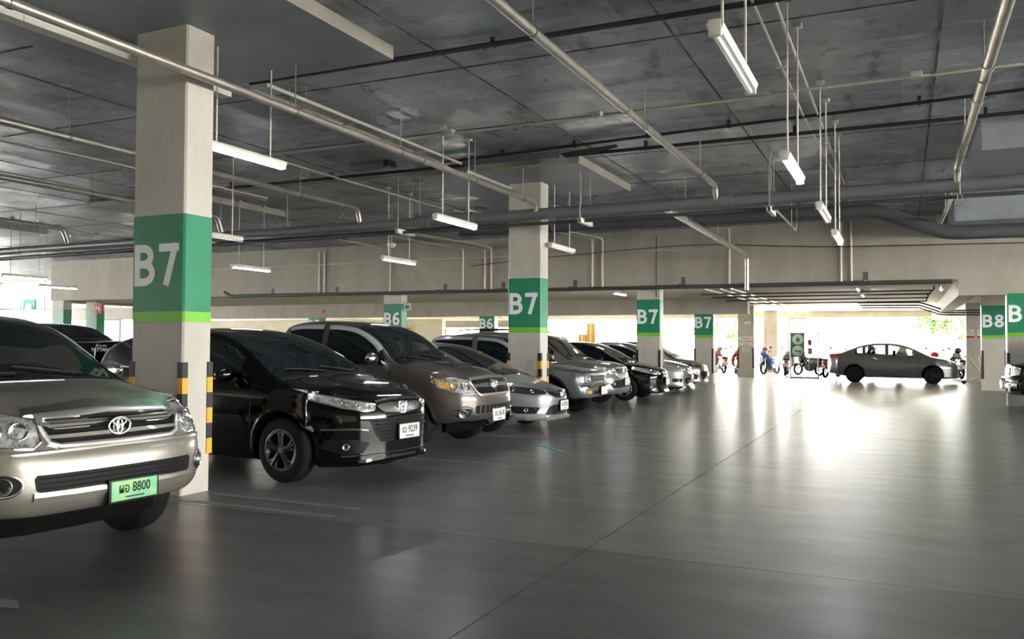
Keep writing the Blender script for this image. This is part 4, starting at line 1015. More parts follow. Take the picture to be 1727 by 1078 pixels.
c.glass((-1.14, -1.84), [(-1.40, -2.38), (-2.50, -3.36)], visors=True)
g = c.patch('F', c.mirrorpoly([(0, .795), (.36, .795), (.36, .665), (0, .665)]), 'grille_black', .004, 'grille', res=.06)
for k in range(4): c.stroke('F', [(-.36, .675+.038*k), (.36, .675+.038*k)], .018, 'chrome', .018, 'slat', g)
for x in (-.37, .37): c.stroke('F', [(x, .665), (x, .80)], .018, 'chrome', .014, 'grille_end', g)
c.headlight([(.40, .80), (.62, .80), (.66, .79), (.66, .675), (.62, .665), (.40, .665)], 'lamp_lens', cups=((.52, .733, .05),), rim='trim_black')
for sg in (1, -1): c.patch('F', [(sg*a, b) for a, b in ((.68, .79), (.77, .785), (.77, .68), (.68, .675))], 'visor_smoke', .008, 'corner_lamp', res=.04)
c.stroke('F', [(-.77, .585), (0, .59), (.77, .585)], .05, 'chrome', .022, 'bumper_bar')
lo = c.patch('F', c.mirrorpoly([(0, .51), (.40, .51), (.42, .44), (0, .44)]), 'grille_black', .003, 'lower_intake', res=.06)
for sg in (1, -1): c.patch('F', [(sg*a, b) for a, b in ((.50, .515), (.64, .515), (.64, .465), (.50, .465))], 'amber_lens', .008, 'indicator', res=.03)
c.wheels('ten', 'rim_silver'); c.arches('trim_black', .05, .02); c.mirrors(-1.45, 1.12, 'chrome', (.06, .10, .085)); c.seams((-1.24, -2.44, -3.4), ((-2.25, .92), (-3.2, .93)))
c.plate(.10, .50, None, 'plate_white')
# ------------------------------------------------------------------ silver compact SUV
CRV = dict(L=4.54, R=.335, tw=.215, wheels=(-.88, -3.50), nose=.5, bow_f=.20, bow_r=.08, tumble=.24, arch=.055, crown=.05,
    top=[(0, .90), (-.04, .93), (-.15, .96), (-.5, 1.01), (-.9, 1.06), (-1.1, 1.10), (-1.25, 1.19), (-1.55, 1.42), (-1.8, 1.56), (-2.0, 1.62), (-2.4, 1.665), (-3.2, 1.68), (-3.9, 1.655), (-4.2, 1.58), (-4.32, 1.40), (-4.44, 1.10), (-4.54, 1.0)],
    belt=[(0, .83), (-.3, .92), (-1.0, 1.0), (-1.4, 1.03), (-4.2, 1.10), (-4.54, .96)],
    hw=[(0, .74), (-.1, .80), (-.35, .865), (-.9, .89), (-3.6, .89), (-4.3, .87), (-4.54, .80)],
    bot=[(0, .30), (-.3, .27), (-3.6, .28), (-4.54, .36)],
    lean_f=[(.28, .06), (.36, .0), (.60, .0), (.70, .03), (.74, .05), (.90, .09), (1.0, .15)])
c = Car(CRV, 'silver compact off-roader with roof rails behind the blue-grey pickup', (-5.72, 18.42, 0), 0., 'pewter')
c.glass((-1.08, -1.88), [(-1.42, -2.35), (-2.45, -3.30), (-3.40, -4.10)], (-4.22, -4.40))
g = c.patch('F', c.mirrorpoly([(0, .875), (.34, .86), (.38, .84), (.32, .755), (0, .745)]), 'grille_black', .003, 'grille', res=.05)
for k in range(3): c.stroke('F', [(-.34, .77+.036*k), (.34, .77+.036*k)], .016, 'chrome', .014, 'slat', g)
c.emblem_h(0, .81, .055, .026)
c.headlight([(.40, .85), (.56, .88), (.76, .93), (.80, .90), (.76, .80), (.60, .74), (.44, .75)], 'lamp_lens', cups=((.56, .815, .055), (.68, .84, .045)))
lo = c.patch('F', c.mirrorpoly([(0, .62), (.56, .60), (.66, .52), (.60, .44), (0, .43)]), 'trim_black', .004, 'lower_intake', res=.06)
c.stroke('F', [(-.7, .36), (0, .37), (.7, .36)], .09, 'tray_steel', .012, 'skid_plate')
for sg in (1, -1):
    c.cup('F', sg*.58, .53, .04, 'chrome', .01, 'fog_lamp', lo)
    r = MB().tube([(-2.0, sg*.56, 1.63), (-2.15, sg*.565, 1.70), (-2.6, sg*.575, 1.735), (-3.5, sg*.575, 1.74), (-3.95, sg*.57, 1.715), (-4.08, sg*.56, 1.63)], .018, 8).build('roof_rail', 'trim_black', c.root)
c.wheels('five'); c.arches('tray_steel', .05, .016); c.mirrors(-1.48, 1.13, None); c.seams((-1.25, -2.4, -3.36), ((-2.2, .95), (-3.15, .96)))
c.plate(.05, .56, None)
# ------------------------------------------------------------------ black sedan
VIO = dict(CIV, L=4.30, wheels=(-.86, -3.41), R=.31, bow_f=.28, mz=1.02, hz=.88,
    top=[(0, .75), (-.05, .79), (-.18, .83), (-.4, .875), (-.7, .92), (-.92, .96), (-1.05, 1.02), (-1.4, 1.21), (-1.75, 1.365), (-2.0, 1.43), (-2.4, 1.46), (-2.8, 1.44), (-3.15, 1.36), (-3.5, 1.18), (-3.7, 1.09), (-3.95, 1.07), (-4.2, 1.05), (-4.30, .98)],
    belt=[(0, .68), (-.2, .75), (-.5, .82), (-.95, .89), (-2, .94), (-3.4, .99), (-3.8, 1.02), (-4.30, .94)],
    hw=[(0, .64), (-.10, .72), (-.3, .80), (-.6, .835), (-.93, .85), (-3.4, .85), (-3.9, .83), (-4.30, .74)], bot=[(0, .20), (-.3, .18), (-3.4, .19), (-4.30, .3)],
    lean_f=[(.16, .08), (.22, .0), (.30, .03), (.50, .02), (.60, .02), (.68, .05), (.78, .10), (.9, .18)])
def vios_front(c, emb=True, tone='lamp_lens'):
    g = c.patch('F', c.mirrorpoly([(0, .745), (.24, .735), (.28, .71), (.20, .63), (0, .61)]), 'grille_black', .003, 'grille', res=.04)
    for k in range(2): c.stroke('F', [(-.24, .665+.04*k), (.24, .665+.04*k)], .018, 'chrome', .014, 'slat', g)
    if emb: c.emblem_rings(0, .70, .06, .024)
    c.headlight([(.32, .70), (.44, .76), (.62, .825), (.74, .85), (.74, .78), (.62, .69), (.46, .64), (.36, .65)], tone, cups=((.54, .73, .05), (.44, .70, .032)))
    lo = c.patch('F', c.mirrorpoly([(0, .45), (.36, .44), (.44, .40), (.38, .28), (0, .27)]), 'grille_black', .003, 'lower_intake', res=.05)
    for k in range(3): c.stroke('F', [(-.36, .30+.045*k), (.36, .30+.045*k)], .010, 'chrome' if k == 2 else 'trim_black', .010, 'slat', lo)
    for sg in (1, -1):
        f = c.patch('F', [(sg*a, b) for a, b in ((.50, .42), (.66, .43), (.66, .33), (.52, .32))], 'trim_black', .002, 'fog_recess', res=.04); c.cup('F', sg*.58, .375, .034, 'chrome', .010, 'fog_lamp', f)
    c.stroke('F', [(-.6, .22), (0, .225), (.6, .22)], .03, c.paint, .026, 'lip_spoiler')
VS = dict(ws=(-.98, -1.92), sides=[(-1.38, -2.28), (-2.38, -3.2)], rear=(-3.05, -3.6))
c = sedan('glossy black sedan parked left of the third B7 pillar', (-5.42, 20.95, 0), 'black', VIO, **VS); vios_front(c); c.plate(.05, .46, None)
c = sedan('silver sedan just beyond the third B7 pillar', (-5.55, 24.25, 0), 'white_silver', VIO, trim='chrome', **VS); vios_front(c); c.plate(.05, .46, None)
# ------------------------------------------------------------------ small hatchback
MAZ = dict(VIO, L=3.9, wheels=(-.78, -3.27), bow_f=.30, cr=.05,
    top=[(0, .74), (-.05, .78), (-.18, .825), (-.4, .88), (-.7, .94), (-.9, .98), (-1.02, 1.04), (-1.35, 1.22), (-1.7, 1.37), (-2.0, 1.445), (-2.4, 1.475), (-3.0, 1.45), (-3.4, 1.37), (-3.6, 1.25), (-3.78, 1.03), (-3.9, .95)],
    belt=[(0, .68), (-.2, .76), (-.5, .84), (-.95, .90), (-2, .96), (-3.4, 1.06), (-3.9, .92)],
    hw=[(0, .62), (-.10, .71), (-.3, .79), (-.6, .83), (-.93, .848), (-3.3, .845), (-3.7, .82), (-3.9, .75)], bot=[(0, .20), (-.3, .18), (-3.4, .19), (-3.9, .3)])
c = sedan('champagne hatchback last in the row before the fourth B7 pillar', (-5.62, 26.75, 0), 'champagne', MAZ, ws=(-.95, -1.9), sides=[(-1.35, -2.25), (-2.35, -3.15)], rear=(-3.5, -3.72))
c.headlight([(.34, .70), (.46, .77), (.62, .83), (.73, .85), (.73, .79), (.60, .70), (.44, .65)], 'lamp_dark', cups=((.54, .745, .045),))
c.stroke('F', [(-.2, .70), (0, .675), (.2, .70)], .018, 'chrome', .014, 'grille_bar')
lo = c.patch('F', c.mirrorpoly([(0, .56), (.40, .55), (.46, .50), (.36, .30), (0, .28)]), 'grille_black', .003, 'grille', res=.05)
for sg in (1, -1):
    f = c.patch('F', [(sg*a, b) for a, b in ((.50, .44), (.60, .50), (.68, .46), (.66, .34), (.54, .30))], 'trim_black', .002, 'fog_recess', res=.04); c.cup('F', sg*.60, .40, .035, 'chrome', .010, 'fog_lamp', f)
c.plate(.05, .46, None)
# ------------------------------------------------------------------ grey sedan crossing the exit, with see-through windows
CITY = dict(VIO, L=4.44, wheels=(-.86, -3.46), R=.31, tumble=.36, arch=.05, sub=1,
    top=[(0, .76), (-.05, .80), (-.18, .845), (-.4, .90), (-.7, .955), (-.92, 1.0), (-1.05, 1.055), (-1.4, 1.24), (-1.75, 1.385), (-2.05, 1.45), (-2.4, 1.475), (-2.8, 1.465), (-3.2, 1.39), (-3.6, 1.25), (-3.9, 1.13), (-4.05, 1.10), (-4.35, 1.08), (-4.44, 1.02)],
    belt=[(0, .70), (-.2, .77), (-.5, .84), (-.95, .91), (-2, .97), (-3.4, 1.03), (-4.0, 1.05), (-4.44, .97)],
    hw=[(0, .62), (-.10, .71), (-.3, .79), (-.6, .83), (-.93, .848), (-3.4, .848), (-4.0, .82), (-4.44, .72)], bot=[(0, .22), (-.3, .19), (-.9, .19), (-3.4, .2), (-4.44, .34)])
tb, bb = curve(CITY['top']), curve(CITY['belt'])
def winpoly(a, b, k=8, hi=.10, lo=.035):
    xs = [a + (b-a)*i/k for i in range(k+1)]
    return [(x, max(tb(x)-hi, bb(x)+lo+.01)) for x in xs] + [(x, bb(x)+lo) for x in reversed(xs)]
CITY['cut'] = [winpoly(-1.50, -2.32), winpoly(-2.42, -3.12), winpoly(-3.19, -3.42)]
c = Car(CITY, 'dark grey sedan driving across the bright exit', (1.80, 34.5, 0), 0., 'graphite')
c.glass((-1.0, -1.95), [], (-3.28, -3.78))
for sd in ('S-', 'S+'):
    for a, b in ((-1.50, -2.32), (-2.42, -3.12), (-3.19, -3.42)):
        c.patch(sd, winpoly(a, b, hi=.095, lo=.03), 'clear_glass', .002, 'side_window', res=.09, depth=.0)
for (x, y) in ((-2.12, -.36), (-2.12, .36), (-2.95, -.36), (-2.95, .36)):
    MB().bbox((x, y, 1.10), (.10, .24, .16), .04).build('headrest', 'trim_black', c.root)
c.wheels('ten', 'rim_dark'); c.arches(w=.022, off=.008); c.mirrors(-1.50, 1.06, None, (.075, .11, .07)); c.seams((-1.3, -2.37, -3.2), ((-2.12, .90), (-3.0, .93)))
c.headlight([(.36, .72), (.5, .78), (.66, .84), (.74, .86), (.74, .79), (.6, .71), (.44, .67)], 'lamp_lens', cups=((.55, .75, .045),), sides=[(-.18, .82), (-.42, .875), (-.38, .80), (-.22, .77)])
for sg in ('S-', 'S+'): c.patch(sg, [(-4.36, 1.03), (-4.02, 1.0), (-3.98, .93), (-4.2, .90), (-4.38, .90)], 'red_lens', .008, 'tail_lamp', res=.04)
c.patch('R', [(.44, 1.0), (.66, 1.0), (.66, .88), (.46, .88)], 'red_lens', .006, 'tail_lamp', res=.05); c.patch('R', [(-.44, 1.0), (-.66, 1.0), (-.66, .88), (-.46, .88)], 'red_lens', .006, 'tail_lamp', res=.05)
c.plate(0, .80, None, view='R')
# ------------------------------------------------------------------ black off-roader at the right edge, facing left
SUV = dict(L=4.8, R=.385, tw=.25, wheels=(-.95, -3.72), nose=.4, bow_f=.14, bow_r=.06, tumble=.20, arch=.07, crown=.05,
    top=[(0, 1.02), (-.04, 1.05), (-.2, 1.08), (-.9, 1.14), (-1.15, 1.18), (-1.3, 1.28), (-1.6, 1.54), (-1.85, 1.70), (-2.1, 1.77), (-3, 1.80), (-4.4, 1.78), (-4.6, 1.68), (-4.72, 1.2), (-4.8, 1.1)],
    belt=[(0, .95), (-.3, 1.02), (-1.2, 1.10), (-4.6, 1.14), (-4.8, 1.05)], hw=[(0, .84), (-.1, .88), (-.4, .91), (-.95, .93), (-4.5, .92), (-4.8, .88)],
    bot=[(0, .42), (-.4, .40), (-4.8, .48)], lean_f=[(.40, .08), (.48, .0), (.74, .0), (.77, .05), (1.0, .08), (1.1, .14)])
c = Car(SUV, 'black off-roader with chrome front cut by the right edge', (1.92, 20.55, 0), PI, 'navy_black')
c.glass((-1.12, -1.92), [(-1.45, -2.4), (-2.5, -3.4), (-3.5, -4.45)], (-4.64, -4.72))
g = c.patch('F', c.mirrorpoly([(0, .98), (.40, .97), (.44, .80), (0, .79)]), 'grille_black', .004, 'grille', res=.06)
for k in range(4): c.stroke('F', [(-.42, .82+.045*k), (.42, .82+.045*k)], .022, 'chrome', .018, 'slat', g)
c.headlight([(.48, .98), (.74, .98), (.80, .95), (.80, .82), (.50, .80)], 'lamp_lens', cups=((.62, .89, .06),), rim='chrome')
c.stroke('F', [(-.84, .70), (-.5, .72), (0, .72), (.5, .72), (.84, .70)], .06, 'chrome', .05, 'bumper_guard')
for sg in (1, -1):
    c.stroke('F', [(sg*.82, .60), (sg*.55, .60)], .10, 'chrome', .04, 'bumper_corner'); c.stroke('F', [(sg*.45, .48), (sg*.45, .72)], .05, 'chrome', .05, 'bumper_upright')
    c.cup('F', sg*.66, .55, .05, 'chrome', .03, 'fog_lamp')
c.stroke('F', [(-.84, .47), (0, .48), (.84, .47)], .06, 'tray_steel', .03, 'skid_bar')
c.wheels('six', 'chrome'); c.arches('trim_black', .06, .03); c.mirrors(-1.5, 1.22, 'chrome'); c.seams((-1.3, -2.45, -3.45), ((-2.25, 1.0),)); c.plate(0, .60, None)
# ------------------------------------------------------------------ dark pickup of the second row, tail towards us
c = Car(pickup_spec(.02, 1.71, 1.42, crew=True, lean_r=[(0., .0), (2., .0)], corner=.03, bow_r=.0), 'dark pickup with lettered tail panel behind the silver pickup', (-16.0, 9.45, 0), PI, 'navy_black', 'pickup_truck')
c.glass((-1.07, -1.83), [(-1.30, -2.30), (-2.40, -3.3)])
c.patch('R', [(-.50, 1.64), (.50, 1.64), (.56, 1.50), (-.56, 1.50)], 'tinted_glass', .004, 'rear_window', res=.08)
mat('tail_ink', (.62,.64,.66), .5)
for tx, h, dz in (('Discover', .034, 1.365), ('PATTAMA', .052, 1.305)):
    o = link('lettering', text_mesh(tx, h, 'tail_ink', bold=.008), c.root); h_ = c.ray('R', .70, dz); facing(o, ((h_[0].x if h_ else -c.L)-.006, .70, dz), '-x')
for sg in (1, -1): c.patch('R', [(sg*.70, 1.10), (sg*.82, 1.10), (sg*.82, .80), (sg*.70, .80)], 'red_lens', .006, 'tail_lamp', res=.06)
MB().tube([(-c.L-.06, -.8, .58), (-c.L-.06, .8, .58)], .05, 10).build('rear_bumper', 'chrome', c.root)
c.wheels('six'); c.arches(); c.mirrors(-1.42, 1.22, 'chrome')
# ------------------------------------------------------------------ maroon people carrier of the second row
MPV = dict(CRV, top=[(x, z + (.03 if z > 1.3 else 0)) for x, z in CRV['top']], cut=[])
c = Car(MPV, 'maroon people carrier roof behind the silver off-roader', (-15.6, 29.0-.1, 0), PI, 'maroon')
c.glass((-1.08, -1.88), [(-1.42, -2.35), (-2.45, -3.30), (-3.40, -4.10)], (-4.22, -4.40)); c.wheels('five'); c.arches(); c.mirrors(-1.48, 1.13, None); c.seams((-1.25, -2.4), ((-2.2, .95),))
# ================================================================== PAINT MARKS ON THE FLOOR
def mark(label, poly, m='road_paint', name='floor_marking'):
    cx = sum(p[0] for p in poly)/len(poly); cy = sum(p[1] for p in poly)/len(poly)
    o = MB().prism([(a-cx, b-cy) for a, b in poly], 0.0005, .003, 'xy').build(name, m); o.location = (cx, cy, 0); return tag(o, label, 'floor marking')
for y, w in ((5.72, 'nearer worn white bay line beside the nearest B7 pillar'), (6.08, 'farther worn white bay line beside the nearest B7 pillar'), (9.02, 'worn white bay line between black crossover and brown pickup'),
             (11.72, 'worn white bay line between brown pickup and silver sedan'), (14.3, 'worn white bay line at the foot of the second B7 pillar')):
    mark(w, [(-5.95, y-.04), (-4.28, y-.04), (-4.28, y+.04), (-5.95, y+.04)])
mark('small teal painted tick on the floor before the silver sedan', [(-4.85, 10.98), (-4.60, 11.02), (-4.05, 10.40), (-4.12, 10.38), (-4.62, 10.86)], 'teal_paint')
mark('white arrow tip painted on the floor at lower left', [(-5.6, 3.12), (-4.45, 3.12), (-4.33, 3.04), (-4.55, 2.98), (-5.6, 2.98)])
# ================================================================== MOTORCYCLES
for nm, col in (('red', (.45,.03,.03)), ('blue', (.05,.12,.42)), ('white', (.35,.35,.36)), ('orange', (.50,.14,.03)), ('dark', (.02,.02,.025)), ('pink', (.55,.22,.25))): paint('moto_' + nm, col, 0., .2)
mat('seat_vinyl', (.012,.012,.013), .5)
def motorbike(label, loc, rz, colour, helmet=None, lean=.10):
    t = thing('motorcycle', label, 'motorcycle', loc, rz, 'motorcycles by the exit'); pm = 'paint_moto_' + colour
    R = .285
    for x in (.62, -.62):
        w = MB().tube([(x + (R-.055)*math.cos(2*PI*k/24), 0, R + (R-.055)*math.sin(2*PI*k/24)) for k in range(24)], .055, 8, closed=True).build('wheel', 'rubber', t)
        r = MB().tube([(x + (R-.085)*math.cos(2*PI*k/20), 0, R + (R-.085)*math.sin(2*PI*k/20)) for k in range(20)], .014, 6, closed=True)
        for k in range(6): r.tube([(x, 0, R), (x + (R-.09)*math.cos(PI*k/3), 0, R + (R-.09)*math.sin(PI*k/3))], .007, 5)
        r.tube([(x, -.06, R), (x, .06, R)], .03, 10); r.build('spokes', 'rim_silver', w)
    for s_ in (-.065, .065): MB().tube([(.62, s_, R), (.42, s_, .86)], .032, 8).build('fork', 'satin_chrome', t)
    MB().tube([(.44, 0, .80), (.20, 0, .52), (-.05, 0, .40), (-.40, 0, .42), (-.75, 0, .62)], .04, 8).build('frame', 'trim_black', t)
    # leg-shield, under-seat fairing, seat, mudguards
    f = MB(); sec = [(.50, .95, .14), (.52, .80, .25), (.46, .62, .29), (.36, .42, .24), (.16, .32, .17)]
    rows = [[(x - abs(u)*.12, u*w, z) for u in (-1, -.5, 0, .5, 1)] for x, z, w in sec]
    for a, b in zip(rows, rows[1:]):
        for k in range(4): f.add([a[k], a[k+1], b[k+1], b[k]], [(0,1,2,3)], 0, True)
    o = f.build('leg_shield', pm, t); sd = o.modifiers.new('thick', 'SOLIDIFY'); sd.thickness = .02
    MB().ico((-.38, 0, .56), (.50, .17, .22), 3).build('rear_fairing', pm, t)
    MB().bbox((-.32, 0, .745), (.80, .28, .13), .05).build('seat', 'seat_vinyl', t)
    MB().ico((-.05, 0, .36), (.30, .16, .18), 2).build('engine', 'tray_steel', t)
    MB().tube([(.02, -.12, .30), (-.35, -.14, .26), (-.82, -.15, .36)], .035, 8, radii=[.02, .03, .045]).build('exhaust', 'satin_chrome', t)
    for x, a0, a1, nm in ((.62, 20, 150, 'front_mudguard'), (-.62, 30, 140, 'rear_mudguard')):
        g = MB(); rr = R + .03; pr = [math.radians(a0 + (a1-a0)*k/10) for k in range(11)]
        for a, b in zip(pr, pr[1:]):
            g.add([(x+rr*math.cos(a), -.06, R+rr*math.sin(a)), (x+rr*math.cos(a), .06, R+rr*math.sin(a)), (x+rr*math.cos(b), .06, R+rr*math.sin(b)), (x+rr*math.cos(b), -.06, R+rr*math.sin(b))], [(0,1,2,3)], 0, True)
        o = g.build(nm, pm, t); sd = o.modifiers.new('thick', 'SOLIDIFY'); sd.thickness = .012
    MB().ico((.47, 0, .98), (.14, .17, .14), 3).build('headlamp_cowl', pm, t); MB().lathe([(0, 0), (.06, 0), (.075, -.03), (.08, -.06)], 18, 'x', (.58, 0, .97)).build('headlamp', 'lamp_lens', t)
    MB().tube([(.36, -.34, 1.04), (.42, -.18, 1.03), (.44, 0, 1.0), (.42, .18, 1.03), (.36, .34, 1.04)], .014, 8).build('handlebar', 'trim_black', t)
    for s_ in (-1, 1):
        m = MB().tube([(.40, s_*.24, 1.04), (.38, s_*.32, 1.20)], .007, 6).ico((.38, s_*.33, 1.22), (.02, .06, .045), 2).build('mirror', 'trim_black', t)
    MB().ico((-.84, 0, .66), (.05, .10, .05), 2).build('tail_lamp', 'red_lens', t)
    MB().box(-.92, -.91, -.10, .10, .42, .56).build('number_plate', 'plate_white', t)
    MB().tube([(-.05, .08, .30), (-.12, .24, .02)], .012, 6).build('side_stand', 'rod_steel', t)
    MB().tube([(-.62, -.09, .62), (-.55, -.10, .30)], .028, 8).tube([(-.62, .09, .62), (-.55, .10, .30)], .028, 8).build('rear_shock', 'satin_chrome', t)
    t.rotation_euler = (lean, 0, rz)
    if helmet:
        M = Matrix.Rotation(rz, 4, 'Z') @ Matrix.Rotation(lean, 4, 'X')
        p = Vector(loc) + M @ Vector((.30, .0, 1.17))
        h = thing('helmet', helmet[0], 'helmet', tuple(p))
        MB().ico((0, 0, .0), (.14, .12, .13), 3).build('shell', 'paint_moto_' + helmet[1], h)
        MB().ico((.05, 0, .01), (.10, .105, .06), 3).build('visor', 'tinted_glass', h)
    return t
B = PI/2
motorbike('pink motorcycle glimpsed just right of the fourth B7 pillar', (-7.9, 40.3, 0), B+.5, 'pink', ('dull red helmet on the pink motorcycle', 'pink'))
motorbike('orange motorcycle seen from behind left of the plain pillar', (-6.95, 39.4, 0), B+.25, 'orange')
motorbike('blue motorcycle beside the plain pillar under a red helmet', (-5.55, 40.2, 0), -.35-B+PI*.0, 'blue', ('bright red helmet hung on the blue motorcycle', 'red'))
motorbike('white scooter seen from behind left of the green sign frame', (-4.75, 39.2, 0), B+.05, 'white')
motorbike('dark motorcycle behind the green sign frame', (-3.85, 39.6, 0), B+.9, 'dark')
motorbike('red motorcycle at the tail of the grey sedan', (-2.75, 37.9, 0), B-.35, 'red')
motorbike('dark motorcycle half hidden behind the grey sedan doors', (-1.3, 39.3, 0), B+.15, 'dark')
motorbike('white motorcycle half hidden behind the grey sedan front door', (-.2, 39.5, 0), B-.1, 'white', ('olive helmet above the grey sedan hood', 'dark'))
motorbike('red motorcycle showing above the grey sedan hood', (1.0, 39.6, 0), B-.2, 'red')
motorbike('white motorcycle between the grey sedan nose and the plain pillar', (2.0, 39.4, 0), B+.2, 'white', ('dark helmet beside the plain exit pillar', 'dark'))
# ================================================================== EXIT FRAME WITH PICTOGRAM SIGNS
t = thing('sign_frame', 'metal gate frame with green pictogram panel before the exit', 'sign', (-4.25, 36.6, 0))
for x in (0, 1.08): MB().tube([(x, 0, 0), (x, 0, 1.88)], .028, 8).build('post', 'rod_steel', t)
for z in (.03, 1.86): MB().tube([(-.03, 0, z), (1.11, 0, z)], .03, 8).build('rail', 'rod_steel', t)
p = MB().box(.02, .56, -.02, .02, .86, 1.84).build('green_panel', 'sign_green', t)
for zc in (1.60, 1.12):
    MB().lathe([(0, -.024), (.22, -.024), (.22, -.021), (0, -.021)], 28, 'y', (.29, 0, zc)).build('white_disc', 'sign_white', p)
MB().box(.22, .36, -.028, -.024, 1.50, 1.64).box(.25, .33, -.028, -.024, 1.64, 1.69).build('bag_symbol', 'sign_green', p)
MB().tube([(.16, -.026, 1.16), (.24, -.026, 1.11), (.33, -.026, 1.12), (.42, -.026, 1.07)], .032, 6).build('hand_symbol', 'sign_green', p)
MB().box(.68, .86, -.02, .0, .98, 1.26).build('small_panel', 'drop_concrete', t)
MB().box(.68, .84, -.02, .0, 1.36, 1.60).build('upper_panel', 'ink_red', t)
for x in (.36, .72): MB().tube([(x, 0, .03), (x, 0, .86)], .012, 6).build('bar', 'rod_steel', t)
# tubular stand beside the farther B8 pillar
t = thing('pipe_stand', 'pale tubular trolley leaning beside the farther B8 pillar', 'stand', (2.0, 34.6, 0))
MB().tube([(0, 0, .10), (.62, .1, .34)], .05, 10).build('base_tube', 'conduit', t); MB().tube([(-.05, 0, 1.0), (.15, .03, .95), (.50, .08, .42)], .035, 8).build('arm', 'conduit', t)
MB().tube([(.50, .1, 1.0), (.52, .1, .34)], .04, 8).build('upright', 'conduit', t); MB().ico((-.02, 0, .06), (.08, .06, .06), 2).build('foot', 'rubber', t); MB().ico((.62, .1, .06), (.08, .06, .06), 2).build('foot', 'rubber', t)
t = thing('wooden_box', 'small wooden crate behind the motorcycles at right', 'crate', (1.9, 41.5, .0)); MB().box(-.35, .35, -.2, .2, .62, .70).build('lid', 'sign_yellow', t); MB().box(-.33, .33, -.18, .18, 0, .62).build('case', 'drop_concrete', t)
# ================================================================== FAR SIDE: boxes, partition, awning, shutter, trees
mat('cardboard', (.42,.24,.11), .8, noise=(6., (.36,.20,.09), .4, .7, (1,1,1))); mat('black_board', (.012,.012,.013), .5)
tb_ = thing('packing_table', 'thin-legged table carrying cardboard boxes far behind', 'table', (-15.4, 43.4, 0))
MB().box(-.8, 1.0, -.35, .35, 1.38, 1.42).build('table_top', 'conduit', tb_)
for x in (-.75, .95):
    for y in (-.3, .3): MB().tube([(x, y, 0), (x, y, 1.38)], .02, 6).build('leg', 'rod_steel', tb_)
for dx, z, w, h, lb in ((-.45, 1.42, .42, .45, 'small cardboard box on the far table'), (.05, 1.42, .50, .70, 'tall cardboard box on the far table'), (.05, 2.12, .46, .36, 'upper cardboard box on the tall one')):
    t = thing('cardboard_box', lb, 'box', (-15.4+dx, 43.4, z)); MB().bbox((0, 0, h/2), (w, .45, h), .01).build('carton', 'cardboard', t); MB().box(-.03, .03, -.227, .227, .004, h+.003).build('tape', 'sign_yellow', t)
t = thing('partition', 'black low partition seen above the silver sedan', 'partition', (-21.2, 36.0, 0)); MB().box(-.95, .95, -.04, .04, .1, 2.08).build('board', 'black_board', t)
for x in (-.9, .9): MB().box(x-.04, x+.04, -.06, .06, 0, 2.1).build('post', 'black_board', t)
t = thing('awning', 'grey corrugated awning roof left of the farther B6 pillar', 'awning', (-20.0, 41.5, 2.25))
for k in range(12): MB().prism([(-3.0+k*.42, .0), (-3.0+k*.42+.40, .0), (-3.0+k*.42+.40, .03), (-3.0+k*.42, .03)], -1.0, .6, 'xz').build('roof_sheet', 'drop_concrete', t)
MB().box(-3.0, 2.0, -1.02, -.98, -.05, .35).build('fascia', 'cream_paint', t)
for x in (-2.8, 1.8): MB().tube([(x, -.8, -2.25), (x, -.8, 0)], .05, 8).build('post', 'rod_steel', t)
s = sign('exit_board', 'small green exit board left of the awning', 'sign', -24.3, 42.0, 2.26, .75, .30, 'sign_green'); MB().box(-.12, .12, -.016, -.012, .06, .22).build('symbol', 'sign_white', s); MB().tube([(0,.02,-2.11),(0,.02,.2)], .03, 8).build('post', 'rod_steel', s)
t = thing('roller_shutter', 'pale panelled shutter gate at the far left', 'gate', (-41.0, 30.5, 0))
mat('shutter_white', (.60,.66,.62), .5)
for k in range(5):
    p = MB().box(-4.6+k*1.9, -2.75+k*1.9, -.03, .03, .1, 3.75).build('panel', 'shutter_white', t)
    for q in range(8): MB().box(-4.5+k*1.9, -2.85+k*1.9, -.045, -.03, .3+q*.45, .36+q*.45).build('rib', 'fixture_white', p)
for x in (-4.65, -2.74, -.84, 1.06, 2.96, 4.85): MB().box(x-.05, x+.05, -.06, .06, 0, 3.8).build('post', 'fixture_white', t)
MB().box(-4.7, 4.9, -.10, .10, 3.75, 4.56).build('lintel', 'fixture_white', t)
s = sign('round_sign', 'green board with pale disc on the far left shutter', 'sign', -43.0, 30.435, 3.05, .95, 1.1, 'sign_green'); MB().lathe([(0, -.02), (.36, -.02), (.36, -.014), (0, -.014)], 24, 'y', (0, 0, .55)).build('disc', 'sign_white', s)
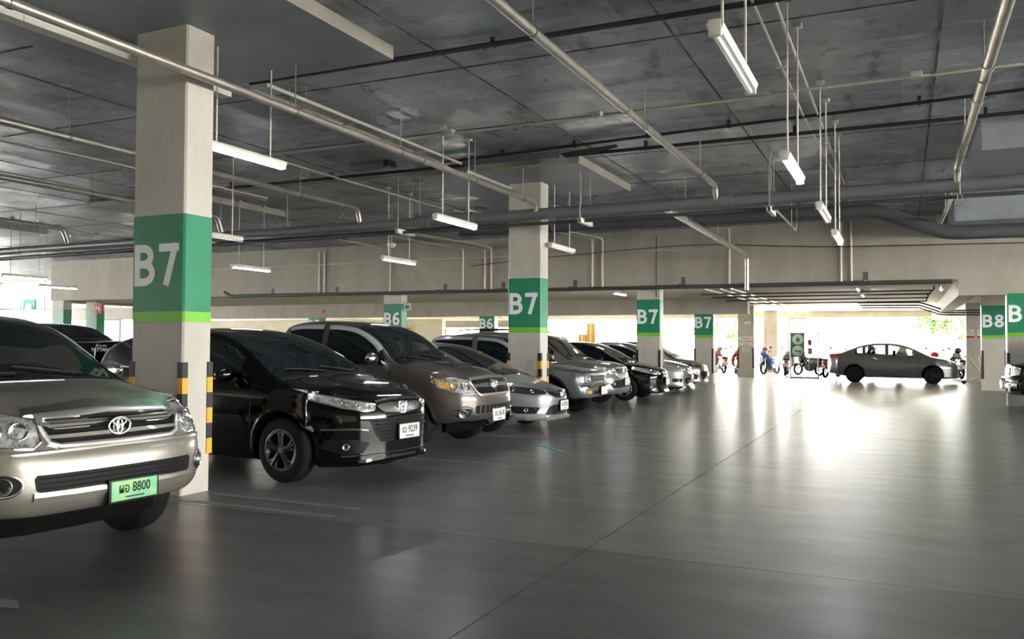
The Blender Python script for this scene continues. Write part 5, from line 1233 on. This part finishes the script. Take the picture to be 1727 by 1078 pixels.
# trees outside the exit
mat('leaf_green', (.03,.085,.012), .6, noise=(3., (.06,.12,.02), .4, .7, (1,1,1))); mat('bark', (.16,.11,.07), .9)
def tree(label, loc, h, r, n, name='tree', z0=.35, leaf=.22):
    t = thing(name, label, 'tree', loc)
    rnd = random.Random(sum(map(ord, label)))
    tr = MB().tube([(0, 0, 0), (.05, .03, h*.3), (-.04, .02, h*.6), (0, 0, h*.85)], .1, 8, radii=[.05*h/2, .04*h/2, .03*h/2, .012*h/2])
    tips = []
    for k in range(9):
        a = k*2.4; z = h*(.3+.06*k); q = (r*.7*math.cos(a), r*.7*math.sin(a), z+h*.14); tr.tube([(0, 0, z), (q[0]*.5, q[1]*.5, z+h*.1), q], .02, 5, radii=[.03*h/3, .02*h/3, .006*h/3]); tips.append(q)
    tr.build('trunk', 'bark', t)
    lm = MB(); cl = [(Vector((rnd.gauss(0, .42)*r, rnd.gauss(0, .42)*r, h*(z0 + (1-z0)*rnd.random()))), r*rnd.uniform(.22, .42)) for _ in range(16)]
    for k in range(n):
        c, cr = rnd.choice(cl); d = Vector((rnd.gauss(0, 1), rnd.gauss(0, 1), rnd.gauss(0, .8))).normalized()*cr*rnd.random()**.4; p = c + d
        u = Vector((rnd.gauss(0, 1), rnd.gauss(0, 1), rnd.gauss(0, .6))).normalized(); w = u.cross(Vector((rnd.gauss(0, 1), rnd.gauss(0, 1), 1))).normalized(); s_ = leaf*rnd.uniform(.6, 1.2)
        lm.add([p-u*s_, p+w*s_*.4, p+u*s_, p-w*s_*.4], [(0,1,2,3)])
    o = lm.build('foliage', 'leaf_green', t); o['kind'] = 'stuff'
    return t
tree('leafy tree outside the exit above the grey sedan hood', (2.2, 68, 0), 7.5, 3.0, 3500)
tree('rounded shrub beyond the red motorcycle', (3.6, 58, 0), 2.2, 1.0, 1200, 'shrub', .1, .13)
tree('slim tree outside left of the plain pillar', (-11.5, 60, 0), 5.5, 1.8, 1800)
tree('tall tree far outside left of the fourth B7 pillar', (-19, 75, 0), 8, 3.2, 2600)
